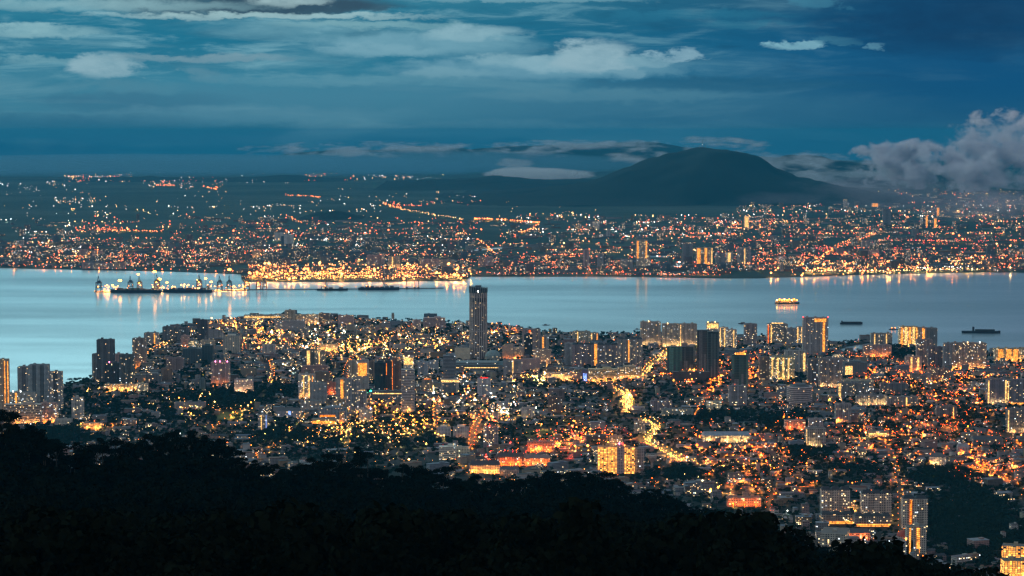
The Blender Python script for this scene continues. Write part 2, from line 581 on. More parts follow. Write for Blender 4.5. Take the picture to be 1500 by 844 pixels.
def vnoise(x, y, seed=0):
    """smooth value noise, numpy"""
    x = np.asarray(x, float); y = np.asarray(y, float)
    xi, yi = np.floor(x), np.floor(y)
    fx, fy = x - xi, y - yi
    fx, fy = fx * fx * (3 - 2 * fx), fy * fy * (3 - 2 * fy)
    def h(a, b):
        q = np.sin(a * 127.1 + b * 311.7 + seed * 74.7) * 43758.5453
        return q - np.floor(q)
    return (h(xi, yi) * (1 - fx) + h(xi + 1, yi) * fx) * (1 - fy) + (h(xi, yi + 1) * (1 - fx) + h(xi + 1, yi + 1) * fx) * fy


def fbm(x, y, seed=0, o=4):
    s, a = 0, 0.5
    for k in range(o):
        s = s + a * vnoise(x * 2 ** k, y * 2 ** k, seed + k)
        a *= 0.5
    return s / (1 - 0.5 ** o)

# ------------------------------------------------------------------ the setting: water, ground, hills
COAST = [(-1400, 700), (-400, 632), (0, 606), (60, 594), (95, 564), (130, 556), (176, 541), (200, 520), (216, 501), (238, 491), (262, 481), (300, 472),
         (345, 468), (420, 463), (500, 466), (560, 470), (620, 473), (700, 475), (740, 479), (800, 488), (860, 492), (930, 490),
         (1000, 492), (1100, 494), (1180, 500), (1232, 504), (1276, 498.5), (1284, 501), (1240, 508), (1226, 514), (1262, 516), (1282, 511), (1310, 508), (1340, 510),
         (1400, 522), (1445, 516), (1500, 518), (1700, 528), (2600, 560)]
SHORE = [(-1600, 386), (0, 393), (100, 395), (250, 398), (352, 402), (356, 413), (520, 413.5), (682, 411.5), (690, 405.5), (900, 405.5), (1060, 408),
         (1110, 408), (1165, 406), (1300, 402), (1440, 399), (1500, 400), (2700, 404)]

wm = new_mat('sea_water')
g_ = E.nt.nodes.new('ShaderNodeNewGeometry')
mp = E.nt.nodes.new('ShaderNodeMapping')
mp.inputs['Scale'].default_value = (0.00035, 0.0016, 1)
E.nt.links.new(g_.outputs['Position'], mp.inputs[0])
slick = noise(mp.outputs[0], 1.0, 5, 0.6, dist=0.5)
mp2 = E.nt.nodes.new('ShaderNodeMapping')
mp2.inputs['Scale'].default_value = (0.012, 0.03, 1)
E.nt.links.new(g_.outputs['Position'], mp2.inputs[0])
chop = noise(mp2.outputs[0], 1.0, 4, 0.6)
bump = E.nt.nodes.new('ShaderNodeBump')
bump.inputs['Strength'].default_value = 0.05
bump.inputs['Distance'].default_value = 1.0
E.nt.links.new(chop.v, bump.inputs['Height'])
gA = E.nt.nodes.new('ShaderNodeBsdfGlossy'); gA.inputs['Roughness'].default_value = 0.12
gB = E.nt.nodes.new('ShaderNodeBsdfGlossy')
E.nt.links.new(lin(slick, 0.35, 0.65, 0.33, 0.52).v, gB.inputs['Roughness'])
gA.inputs[0].default_value = (0.78, 0.84, 0.88, 1); gB.inputs[0].default_value = (0.74, 0.85, 0.93, 1)
E.nt.links.new(bump.outputs[0], gB.inputs['Normal'])
df = E.nt.nodes.new('ShaderNodeBsdfDiffuse'); df.inputs[0].default_value = (0.05, 0.13, 0.15, 1)
m1 = E.nt.nodes.new('ShaderNodeMixShader'); m1.inputs[0].default_value = 0.48
E.nt.links.new(gA.outputs[0], m1.inputs[1]); E.nt.links.new(gB.outputs[0], m1.inputs[2])
m2 = E.nt.nodes.new('ShaderNodeMixShader')
E.nt.links.new(lin(slick, 0.38, 0.62, 0.08, 0.30).v, m2.inputs[0])
E.nt.links.new(m1.outputs[0], m2.inputs[1]); E.nt.links.new(df.outputs[0], m2.inputs[2])
finish(wm, m2.outputs[0])


def fan(name, pts, mat, z=0.0, kind='structure'):
    me = bpy.data.meshes.new(name)
    me.from_pydata([(x, y, z) for x, y in pts], [], [tuple(range(len(pts)))])
    me.materials.append(mat)
    o = bpy.data.objects.new(name, me)
    COL.objects.link(o)
    if kind: o['kind'] = kind
    return o


fan('sea_water', [(-16000, -3000), (16000, -3000), (16000, 11900), (-16000, 11900)], wm, 0.0)

gm = new_mat('town_ground')
g_ = E.nt.nodes.new('ShaderNodeNewGeometry')
n1 = noise(g_.outputs['Position'], 0.004, 5, 0.6)
n2 = noise(g_.outputs['Position'], 0.05, 4, 0.6)
gb = mixc(lin(n1, .42, .58), (0.016, 0.028, 0.018), (0.05, 0.048, 0.044))
gb = mixc(lin(n2, .35, .65) * 0.7, gb, (0.035, 0.036, 0.034))
finish(gm, principled(gb, 0.9, 0.15))
fm = new_mat('plain_ground')
g_ = E.nt.nodes.new('ShaderNodeNewGeometry')
n1 = noise(g_.outputs['Position'], 0.0006, 6, 0.6)
n2 = noise(g_.outputs['Position'], 0.004, 5, 0.65)
gb = mixc(lin(n1, .42, .6), (0.026, 0.05, 0.04), (0.07, 0.095, 0.075))
gb = mixc(lin(n2, .4, .65) * 0.6, gb, (0.035, 0.045, 0.03))
finish(fm, principled(gb, 0.9, 0.1))

isl = [G(px, py) for px, py in COAST]
fan('island_ground', [(isl[0][0], 2600)] + [(-3000, -2500), (5200, -2500)] + [isl[-1]] + isl[::-1][1:-1] + [isl[0]], gm, 1.6)

# mainland: flat to 40 km, then falling away with the curve of the earth
shp = [G(px, py) for px, py in SHORE]
shp = [(-30000, shp[0][1])] + shp + [(30000, shp[-1][1])]
rows = [0, 400, 1000, 2000, 4000, 8000, 14000, 20000, 28000, 34000, 40000, 46000, 52000]
V_, F_ = [], []
for j, r_ in enumerate(rows):
    for (x, y) in shp:
        yy = y + (r_ if j else 0)
        if j > 3: yy = 10500 + r_
        k = 1 + max(0, yy - y) / 30000.0
        V_.append((x * k, yy, 1.6 - max(0, yy - 38000) ** 2 / 2 / 2.2e6))
n_ = len(shp)
for j in range(len(rows) - 1):
    for i in range(n_ - 1):
        a = j * n_ + i
        F_.append((a, a + 1, a + n_ + 1, a + n_))
np_mesh('mainland_ground', V_, [F_], [fm])['kind'] = 'structure'

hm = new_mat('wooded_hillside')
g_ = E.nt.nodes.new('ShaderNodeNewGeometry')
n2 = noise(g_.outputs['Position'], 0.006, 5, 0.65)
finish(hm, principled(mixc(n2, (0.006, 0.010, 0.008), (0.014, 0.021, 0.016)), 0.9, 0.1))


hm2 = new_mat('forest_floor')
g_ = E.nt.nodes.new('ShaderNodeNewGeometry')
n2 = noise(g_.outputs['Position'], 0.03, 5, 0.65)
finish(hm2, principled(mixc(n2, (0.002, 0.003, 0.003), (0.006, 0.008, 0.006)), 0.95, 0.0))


def ridge(name, pts, Y, near, far, seed, rough=1.0, tree=5.0, step=60):
    px = np.array([p[0] for p in pts], float); py = np.array([p[1] for p in pts], float)
    n = int((px[-1] - px[0]) * Y / FPX / step)
    n = max(60, min(n, 900))
    qx = np.linspace(px[0], px[-1], n)
    qy = np.interp(qx, px, py)
    k = np.ones(5) / 5
    qy = np.convolve(np.pad(qy, 2, 'edge'), k, 'valid')
    qy = qy + (fbm(qx / 16.0, qx * 0 + seed, seed + 20, 5) - 0.5) * 5.0 * rough * (qy < qy.max() - 6)
    X_ = (qx - 750) / FPX * Y
    Z_ = CAM_H + Y * np.array([ray(750, q)[2] / ray(750, q)[1] for q in qy])
    Z_ = np.maximum(Z_, 0)
    ts = np.concatenate([-np.linspace(1, 0, 22, endpoint=False), [0], np.linspace(0.12, 1, 8)])
    V_ = []
    for t in ts:
        a = abs(t)
        prof = 0.5 + 0.5 * math.cos(pi * a) if t < 0 else 1 - a
        yy = Y + t * (near if t < 0 else far) + (fbm(X_ / 900.0, X_ * 0 + t * 3, seed) - .5) * near * .25 * (1 if a < 1 else 0)
        spur = (fbm(X_ / (near * .2), X_ * 0 + t * 1.6 + 9, seed + 5, 6) - 0.5) * 0.75 * rough * Z_ * min(1, a * 5) * (1 - a)
        tr = (vnoise(X_ / 18.0, X_ * 0 + t * 97, seed + 3) - 0.3) * tree * 2
        z = Z_ * prof + spur + tr * (1 - a)
        z = np.where(a > 0.995, -6, z)
        V_.append(np.stack([X_, yy, z], 1))
    V_ = np.concatenate(V_)
    V_[0::n, 2] = np.minimum(V_[0::n, 2], 0); V_[n - 1::n, 2] = np.minimum(V_[n - 1::n, 2], 0)
    m = len(ts)
    I = np.arange(m * n).reshape(m, n)
    Q = np.stack([I[:-1, :-1], I[:-1, 1:], I[1:, 1:], I[1:, :-1]], -1).reshape(-1, 4)
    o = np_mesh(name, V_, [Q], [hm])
    o.data.polygons.foreach_set('use_smooth', [True] * len(Q))
    o['kind'] = 'structure'
    return o


ridge('forested_hill', [(640, 292), (700, 284), (760, 278), (800, 272), (840, 269), (875, 263), (905, 250), (935, 238), (972, 228), (1000, 220), (1012, 218), (1028, 216.5), (1045, 218), (1066, 219),
                        (1088, 226), (1108, 235), (1130, 247), (1152, 256), (1185, 263), (1225, 272), (1290, 283), (1370, 291)], 23500, 3300, 2600, 3, tree=9)
ridge('distant_hills', [(180, 252), (260, 246), (330, 240), (395, 232), (430, 223), (470, 221), (510, 219), (560, 221), (600, 216), (628, 213.5), (660, 217), (700, 219), (740, 214),
                        (800, 213), (860, 212), (905, 209), (950, 208), (985, 214), (1040, 220), (1120, 230), (1250, 238), (1400, 244), (1600, 240), (1900, 250)], 44000, 5000, 3000, 5, 0.7, 6, 120)
ridge('low_hills', [(560, 266), (640, 262), (690, 262), (725, 257), (770, 262), (800, 264), (850, 262), (900, 262)], 28000, 2600, 1600, 8, tree=8)
ridge('second_hill', [(1080, 252), (1120, 240), (1145, 229), (1160, 226.5), (1190, 228), (1212, 234), (1250, 238), (1300, 246), (1400, 256)], 31000, 2600, 2000, 9)
ridge('small_hill', [(430, 326), (446, 317), (466, 311), (490, 308.5), (512, 312), (530, 318), (556, 326)], 17600, 700, 500, 12, 0.4, 3, 14)
ridge('rolling_country', [(-300, 268), (-100, 262), (60, 264), (200, 258), (330, 262), (420, 256), (520, 263), (640, 268)], 31500, 1800, 1200, 14, 0.5, 4, 90)

# rivers seen as pale strips on the plain
fan('river_water', [G(*p, 2.1) for p in ((950, 377), (980, 377), (984, 373), (966, 368), (940, 369), (950, 373))], wm, 2.1)
fan('river_water', [G(*p, 2.1) for p in ((690, 368), (752, 363), (756, 361), (700, 365))], wm, 2.1)

# ------------------------------------------------------------------ foreground hill
RIDGE = [(-700, 560), (-300, 570), (-60, 585), (0, 607), (14, 612), (34, 630), (62, 648), (95, 664), (125, 662), (160, 660), (190, 654), (230, 648), (270, 644), (305, 646),
         (335, 660), (370, 678), (405, 700), (425, 690), (450, 684), (490, 680), (535, 684), (565, 700), (600, 694), (650, 702), (700, 704),
         (730, 716), (765, 712), (800, 702), (850, 700), (885, 708), (925, 726), (965, 738), (1005, 748), (1040, 764), (1070, 780), (1110, 788),
         (1150, 802), (1200, 814), (1245, 824), (1300, 824), (1350, 836), (1400, 850), (1440, 862), (1500, 885), (1800, 960), (2300, 1040)]
RX = [p[0] for p in RIDGE]; RY = [p[1] + 7 + (6 if 1150 < p[0] < 1420 else 0) + float(np.interp(p[0], [0, 250, 750, 980], [15, 9, 8, 0])) for p in RIDGE]


def Rdist(px):
    return np.interp(px, [-700, 0, 300, 750, 1100, 1500, 2300], [1250, 1350, 1600, 1800, 2050, 2350, 2600])


def hill_z(px, D):
    """height of the foreground hill at heading px and ground distance D"""
    R = Rdist(px)
    yr = np.interp(px, RX, RY)
    zr = CAM_H - R * (yr - 192) / FPX
    D = np.asarray(D, float)
    ya = 862 + 0 * D
    t = np.clip((R - D) / (R - 700.0), 0, 1)
    y = yr + (np.maximum(862, yr + 60) - yr) * t ** 0.8
    z1 = CAM_H - D * (y - 192) / FPX
    z700 = CAM_H - 700 * (np.maximum(862, yr + 60) - 192) / FPX
    z0 = 684 + (z700 - 684) * D / 700.0
    z = np.where(D < 700, z0, z1)
    s = np.clip((D - R) / (3250 - R), 0, 1)
    z2 = zr * (1 - s) ** 1.5 * (1 - 0.25 * s)
    z = np.where(D > R, z2, z)
    return z


pxs = np.linspace(-700, 2300, 260)
Ds = np.concatenate([np.linspace(25, 700, 20), np.linspace(740, 3260, 90)])
P_, D_ = np.meshgrid(pxs, Ds)
Zh = hill_z(P_, D_)
Xh = (P_ - 750) / FPX * D_
Zh = Zh + (fbm(Xh / 60, D_ / 60, 2) - 0.5) * 8 * np.clip((Zh - 10) / 30, 0, 1)
Zh = np.where(D_ > 3240, -4, Zh)
V_ = np.stack([Xh, D_, Zh], -1).reshape(-1, 3)
I = np.arange(P_.size).reshape(P_.shape)
Q = np.stack([I[:-1, :-1], I[:-1, 1:], I[1:, 1:], I[1:, :-1]], -1).reshape(-1, 4)
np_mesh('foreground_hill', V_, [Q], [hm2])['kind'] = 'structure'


# ------------------------------------------------------------------ trees
def tree_template(seed, h, r, n, leaf, kind='round'):
    """trunk with limbs and a crown of n leaf clumps; returns trunk V,F and crown V,F"""
    q = np.random.default_rng(seed)
    lobes = []
    nl = 7 if kind != 'tall' else 6
    for k in range(nl):
        a = q.uniform(0, 2 * pi); rr = r * q.uniform(0.2, 0.62) * (k > 0)
        zc = h * (q.uniform(0.55, 0.86) if kind != 'tall' else 0.38 + 0.5 * k / nl)
        if kind == 'flat': zc = h * q.uniform(0.72, 0.88)
        lr = r * q.uniform(0.38, 0.6)
        lobes.append((rr * cos(a), rr * sin(a), zc, lr, lr * (0.75 if kind != 'flat' else 0.42)))
    W = np.array([l[3] ** 2 for l in lobes]); W /= W.sum()
    li = q.choice(len(lobes), n, p=W)
    L = np.array(lobes)[li]
    d = q.normal(size=(n, 3)); d /= np.linalg.norm(d, axis=1)[:, None]
    d[:, 2] = np.where(d[:, 2] < -0.3, -d[:, 2], d[:, 2])
    rad = q.uniform(0.6, 1.08, n)
    c = L[:, :3] + d * np.stack([L[:, 3], L[:, 3], L[:, 4]], 1) * rad[:, None]
    nn = d + q.normal(size=(n, 3)) * 0.5; nn /= np.linalg.norm(nn, axis=1)[:, None]
    t = np.cross(nn, q.normal(size=(n, 3))); t /= np.linalg.norm(t, axis=1)[:, None]
    b = np.cross(nn, t)
    s = (leaf * q.uniform(0.55, 1.25, n))[:, None]
    # five-sided ragged clumps
    pts = []
    for k in range(5):
        a = 2 * pi * k / 5
        w = q.uniform(0.6, 1.3, n)[:, None]
        pts.append(c + (t * cos(a) + b * sin(a)) * s * w + nn * s * q.uniform(-0.25, 0.25, n)[:, None])
    V = np.stack(pts, 1).reshape(-1, 3)
    F = np.arange(n * 5).reshape(n, 5)
    TV, TF = [], []

    def tube(a, b, r0, r1, m=5):
        a, b = np.array(a, float), np.array(b, float)
        dd = b - a; dd /= np.linalg.norm(dd)
        x = np.cross(dd, (0.3, 1, 0.1)); x /= np.linalg.norm(x); y = np.cross(dd, x)
        i = len(TV)
        for P, R in ((a, r0), (b, r1)):
            for k in range(m):
                TV.append(P + (x * cos(2 * pi * k / m) + y * sin(2 * pi * k / m)) * R)
        for k in range(m):
            TF.append((i + k, i + (k + 1) % m, i + m + (k + 1) % m, i + m + k))
    tube((0, 0, -2), (0, 0, h * 0.45), h * 0.028, h * 0.018)
    for l in lobes[:5]:
        tube((0, 0, h * 0.42), (l[0] * .8, l[1] * .8, l[2]), h * 0.014, h * 0.005, 4)
    return np.array(TV), np.array(TF), V, F


def scatter(name, tmpl, pos, scale, rot, mat, crown_only=True):
    """one mesh of many copies of low-detail templates (an uncountable wood)"""
    VV, FF, off = [], [], 0
    for ti, (tv, tf, cv, cf) in enumerate(tmpl):
        idx = np.arange(len(pos))[ti::len(tmpl)]
        if not len(idx): continue
        c, s = np.cos(rot[idx]), np.sin(rot[idx])
        sc = scale[idx]
        x = (cv[None, :, 0] * c[:, None] - cv[None, :, 1] * s[:, None]) * sc[:, None] + pos[idx, 0][:, None]
        y = (cv[None, :, 0] * s[:, None] + cv[None, :, 1] * c[:, None]) * sc[:, None] + pos[idx, 1][:, None]
        z = cv[None, :, 2] * sc[:, None] + pos[idx, 2][:, None]
        VV.append(np.stack([x, y, z], -1).reshape(-1, 3))
        FF.append((cf[None] + (np.arange(len(idx)) * len(cv))[:, None, None] + off).reshape(-1, cf.shape[1]))
        off += len(idx) * len(cv)
    return np_mesh(name, np.concatenate(VV), [np.concatenate(FF)], [mat])


HT = [('broad-crowned', 'round', 17, 8.5), ('tall narrow', 'tall', 22, 5.5), ('flat-topped', 'flat', 18, 9), ('domed', 'round', 14, 7.5),
      ('ragged', 'round', 20, 7), ('spreading', 'flat', 22, 11), ('high-crowned', 'tall', 26, 7.5), ('small bushy', 'round', 11, 6)]
tree_mesh = []
for k, (adj, kd, h, r) in enumerate(HT):
    tv, tf, cv, cf = tree_template(100 + k, h, r, 1100, 0.42, kd)
    tree_mesh.append((np_mesh('trunk', tv, [tf], [M['bark']], link=False), np_mesh('crown', cv, [cf], [M['jungle']], link=False)))

MARKS = [(-20, 'the tall flats at the picture edge'), (20, 'the floodlit hospital'), (40, 'the curved shopping block'), (62, 'the seaside apartment towers'), (82, 'the narrow seaside tower'), (105, 'the small pale tower'), (125, 'the orange-lit hall'),
         (150, 'the tall dark shore tower'), (182, 'the dark grey shore tower'), (205, 'the brownish slab'), (228, 'the dark office in the gardens'), (250, 'the brown garden block'), (275, 'the red-lit school end'), (298, 'the dark slender tower'), (322, 'the pink-lamped tower'),
         (345, 'the green playing field'), (362, 'the pink-lit palace'), (385, 'the purple-lit office'), (410, 'the purple gables'), (432, 'the arcaded building'), (450, 'the white hotel'), (475, 'the yellow light bands'), (497, 'the blue-grey civic block'),
         (515, 'the grey apartment pair'), (540, 'the huge yellow panel'), (562, 'the black glass tower'), (582, 'the brown stone tower'), (600, 'the white banded tower'), (625, 'the colonial school'), (650, 'the white office block'), (672, 'the colonnaded school wing'),
         (695, 'the great round tower'), (715, 'the red beacon flats'), (735, 'the hipped-roof hotel'), (755, 'the red shophouses'), (780, 'the orange market roof'), (800, 'the red-washed terrace'), (825, 'the brown roughcast tower'), (850, 'the golden street lamps'),
         (870, 'the edge of the gold flats'), (890, 'the first gold wing'), (909, 'the pink stair core'), (924, 'the second gold wing'), (940, 'the grey end wing'), (957, 'the water tower'), (980, 'the bend of the avenue'), (1005, 'the winding avenue lamps'), (1035, 'the end of the depot shed'),
         (1065, 'the long pale-roofed shed'), (1095, 'the low orange-lit flats'), (1125, 'the unfinished gold-crowned tower'), (1150, 'the round office block'), (1175, 'the pale square block'), (1205, 'the first valley block'), (1230, 'the big-roofed grey flats'),
         (1258, 'the red-orange arcade'), (1285, 'the middle valley block'), (1315, 'the red domed roof'), (1342, 'the golden corridor tower'), (1370, 'the last valley block'), (1400, 'the dark wooded park'), (1440, 'the pyramid-roofed hall'), (1500, 'the corner corridor flats')]


def mark(px):
    return min(MARKS, key=lambda m: abs(m[0] - px))[1]


# the 300 trees that stand along the crest, each its own object
cand = []
for i in range(300):
    px = -20 + 1460 * (i + rng.uniform(-.45, .45)) / 300.0
    R = float(Rdist(px))
    D = R + rng.uniform(-55, 30)
    cand.append((px, D))
for i, (px, D) in enumerate(cand):
    k = rng.choices(range(8), (5, 3, 3, 5, 4, 2, 1.3, 5))[0]
    x = (px - 750) / FPX * D
    z = float(hill_z(px, D))
    t = empty('tree', x, D, z - 1.5, rng.uniform(0, 6.28))
    s = rng.uniform(0.6, 1.08)
    sz = 'low ' if s < .74 else 'tall ' if s > .94 else 'medium-sized '
    t.scale = (s * rng.uniform(.85, 1.2), s, s)
    tag(t, 'dark %s%s tree on the wooded crest below %s' % (sz if 'tall' not in HT[k][0] and 'small' not in HT[k][0] else '', HT[k][0], mark(px)), 'tree', 'trees along the crest of the dark hill')
    for nm, me in zip(('trunk', 'crown'), tree_mesh[k]):
        o = bpy.data.objects.new(nm, me); COL.objects.link(o); o.parent = t

low = [tree_template(200 + k, h, r, 260, 0.95, kd) for k, (a, kd, h, r) in enumerate(HT)]
N = 6400
px_ = NR.uniform(-500, 1850, N)
u_ = NR.uniform(0, 1, N) ** 0.8
R_ = Rdist(px_)
D_ = 420 + (R_ + 380 - 420) * u_
keep = D_ > 420
x_ = (px_ - 750) / FPX * D_
p_ = np.stack([x_, D_, hill_z(px_, D_) - 1.5], 1)
sc_ = NR.uniform(0.6, 1.1, N)
crest = np.abs(D_ - R_) < 60
sc_ = np.where(crest, sc_ * 0.75, sc_)
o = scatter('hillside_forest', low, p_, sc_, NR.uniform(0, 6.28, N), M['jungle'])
o['kind'] = 'stuff'

# ------------------------------------------------------------------ haze and low cloud
vm = bpy.data.materials.new('haze'); vm.use_nodes = True; vm.node_tree.nodes.clear()
pv = vm.node_tree.nodes.new('ShaderNodeVolumePrincipled')
pv.inputs['Color'].default_value = (0.03, 0.47, 0.78, 1)
pv.inputs['Density'].default_value = HAZE
pv.inputs['Anisotropy'].default_value = 0.0
ou = vm.node_tree.nodes.new('ShaderNodeOutputMaterial')
vm.node_tree.links.new(pv.outputs[0], ou.inputs['Volume'])
b = MB(); b.box(0, 33500, -1100, 760, 92000, 74000, bottom=True)
hz = b.build('haze', vm)
hz['kind'] = 'stuff'


def cloud_mat(name, dens, sc, cut, col, amp=6.0, sy=.5, sz=1.3, soft=.45):
    m = bpy.data.materials.new(name); m.use_nodes = True; m.node_tree.nodes.clear()
    E.nt = m.node_tree
    t = E.nt.nodes.new('ShaderNodeTexCoord')
    s = E.nt.nodes.new('ShaderNodeSeparateXYZ')
    E.nt.links.new(t.outputs['Object'], s.inputs[0])
    x, y, z = (E(s.outputs[i]) for i in range(3))
    g = E.nt.nodes.new('ShaderNodeNewGeometry')
    mpg = E.nt.nodes.new('ShaderNodeMapping'); mpg.inputs['Scale'].default_value = (sc, sc * sy, sc * sz)
    E.nt.links.new(g.outputs['Position'], mpg.inputs[0])
    n = noise(mpg.outputs[0], 1.0, 6, 0.6, dist=0.2)
    r2 = x.sq() + y.sq() + z.sq()
    d = (1.0 - r2) * 1.5 + (n - 0.5) * amp - cut
    d = sstep(d, 0.0, soft) * (1.0 - sstep(r2, 0.8, 0.99)) * dens
    p = E.nt.nodes.new('ShaderNodeVolumePrincipled')
    p.inputs['Color'].default_value = (*col, 1)
    p.inputs['Anisotropy'].default_value = 0.0
    E.nt.links.new(d.v, p.inputs['Density'])
    o = E.nt.nodes.new('ShaderNodeOutputMaterial')
    E.nt.links.new(p.outputs[0], o.inputs['Volume'])
    return m


CM = {'dense': cloud_mat('cumulus', 0.0095, 0.0042, 0.95, (0.99, 0.92, 0.98), 7.0, .35, 1.2, 1.1), 'soft': cloud_mat('cloud_wisp', 0.0012, 0.0020, 0.95, (0.96, 0.95, 0.98), 8.0, .35, 4.0, 1.0),
      'bank': cloud_mat('fog_bank', 0.0026, 0.0009, 0.35, (0.95, 0.95, 0.97), 3.6, .4, 6.0), 'tinted_haze': cloud_mat('town_glow_haze', 0.00018, 0.0011, 0.5, (0.98, 0.76, 0.85), 6.0, .4, 3.0, .8),  # mauve colour stands for town light on the air
      'mist': cloud_mat('far_mist', 0.0004, 0.0006, -0.2, (0.30, 0.62, 0.80), 2.5, .4, 3.0)}
import bmesh
bm_ = bmesh.new(); bmesh.ops.create_icosphere(bm_, subdivisions=2, radius=1.0)
ball_me = bpy.data.meshes.new('cloud'); bm_.to_mesh(ball_me); bm_.free()
for (nm, mt, cx, cyy, rx, ry, Y, dp) in CLOUDS:
    me = ball_me.copy(); me.materials.append(CM[mt])
    o = bpy.data.objects.new(nm, me); COL.objects.link(o)
    o.location = ((cx - 750) / FPX * Y, Y, zat(cyy, Y))
    o.scale = (rx / FPX * Y, dp, ry / FPX * Y)
    o['kind'] = 'stuff'

# ------------------------------------------------------------------ which ground is taken
CS = 7.0
OX, OY, NX, NY = -3200.0, 3000.0, 940, 820
occ = np.zeros((NX, NY), bool)
gx = OX + (np.arange(NX) + .5) * CS
gy = OY + (np.arange(NY) + .5) * CS
GX, GY = np.meshgrid(gx, gy, indexing='ij')


def inside(poly, X, Y):
    r = np.zeros(X.shape, bool)
    n = len(poly)
    for i in range(n):
        (x0, y0), (x1, y1) = poly[i], poly[(i + 1) % n]
        if y0 == y1: continue
        c = ((y0 > Y) != (y1 > Y)) & (X < (x1 - x0) * (Y - y0) / (y1 - y0) + x0)
        r ^= c
    return r


land = inside([(isl[0][0], 2600), (isl[-1][0], 2600)] + isl[::-1], GX, GY)
PXg = 750 + GX / GY * FPX
hillg = hill_z(PXg, GY) > 5
free = land & ~hillg


def occupy(cx, cy_, w, d, rz=0.0, pad=3.0):
    i0, i1 = int((cx - w - d - OX) / CS), int((cx + w + d - OX) / CS) + 1
    j0, j1 = int((cy_ - w - d - OY) / CS), int((cy_ + w + d - OY) / CS) + 1
    i0, j0 = max(i0, 0), max(j0, 0)
    if i1 <= i0 or j1 <= j0: return
    X, Y = GX[i0:i1, j0:j1] - cx, GY[i0:i1, j0:j1] - cy_
    c, s = cos(rz), sin(rz)
    u, v = X * c + Y * s, -X * s + Y * c
    free[i0:i1, j0:j1] &= ~((np.abs(u) < w / 2 + pad) & (np.abs(v) < d / 2 + pad))


def is_free(x, y):
    i, j = int((x - OX) / CS), int((y - OY) / CS)
    return 0 <= i < NX and 0 <= j < NY and bool(free[i, j])


# ------------------------------------------------------------------ roads
def strip(name, pts, w, mat, z, kind='structure'):
    P = [np.array(p, float) for p in pts]
    L_, R_ = [], []
    for i, p in enumerate(P):
        a = P[max(0, i - 1)]; b = P[min(len(P) - 1, i + 1)]
        d = b - a; d /= np.linalg.norm(d)
        n = np.array((-d[1], d[0]))
        L_.append(p + n * w / 2); R_.append(p - n * w / 2)
    V = [(*q, z) for q in L_] + [(*q, z) for q in R_]
    n = len(P)
    F = [(i, n + i, n + i + 1, i + 1) for i in range(n - 1)]
    me = bpy.data.meshes.new(name); me.from_pydata(V, [], F); me.materials.append(mat)
    o = bpy.data.objects.new(name, me); COL.objects.link(o)
    if kind: o['kind'] = kind
    for i in range(n - 1):
        c = (P[i] + P[i + 1]) / 2; d = P[i + 1] - P[i]
        occupy(c[0], c[1], float(np.linalg.norm(d)), w, math.atan2(d[1], d[0]), 5)
    return o


def smooth_line(pts, step=25):
    P = np.array(pts, float)
    t = np.concatenate([[0], np.cumsum(np.linalg.norm(np.diff(P, axis=0), axis=1))])
    n = max(2, int(t[-1] / step))
    q = np.linspace(0, t[-1], n)
    x, y = np.interp(q, t, P[:, 0]), np.interp(q, t, P[:, 1])
    for _ in range(2):
        x[1:-1] = (x[:-2] + 2 * x[1:-1] + x[2:]) / 4; y[1:-1] = (y[:-2] + 2 * y[1:-1] + y[2:]) / 4
    return list(zip(x, y))


def along(pts, step, off):
    """points each step metres beside a line"""
    P = np.array(pts, float)
    seg = np.diff(P, axis=0); ln = np.linalg.norm(seg, axis=1); t = np.concatenate([[0], np.cumsum(ln)])
    out = []
    s = step / 2
    k = 0
    while s < t[-1]:
        i = min(len(ln) - 1, int(np.searchsorted(t, s) - 1))
        p = P[i] + seg[i] * (s - t[i]) / ln[i]
        n = np.array((-seg[i][1], seg[i][0])) / ln[i]
        side = 1 if k % 2 else -1
        out.append((p[0] + n[0] * off * side, p[1] + n[1] * off * side, math.atan2(-n[1] * side, -n[0] * side)))
        s += step; k += 1
    return out


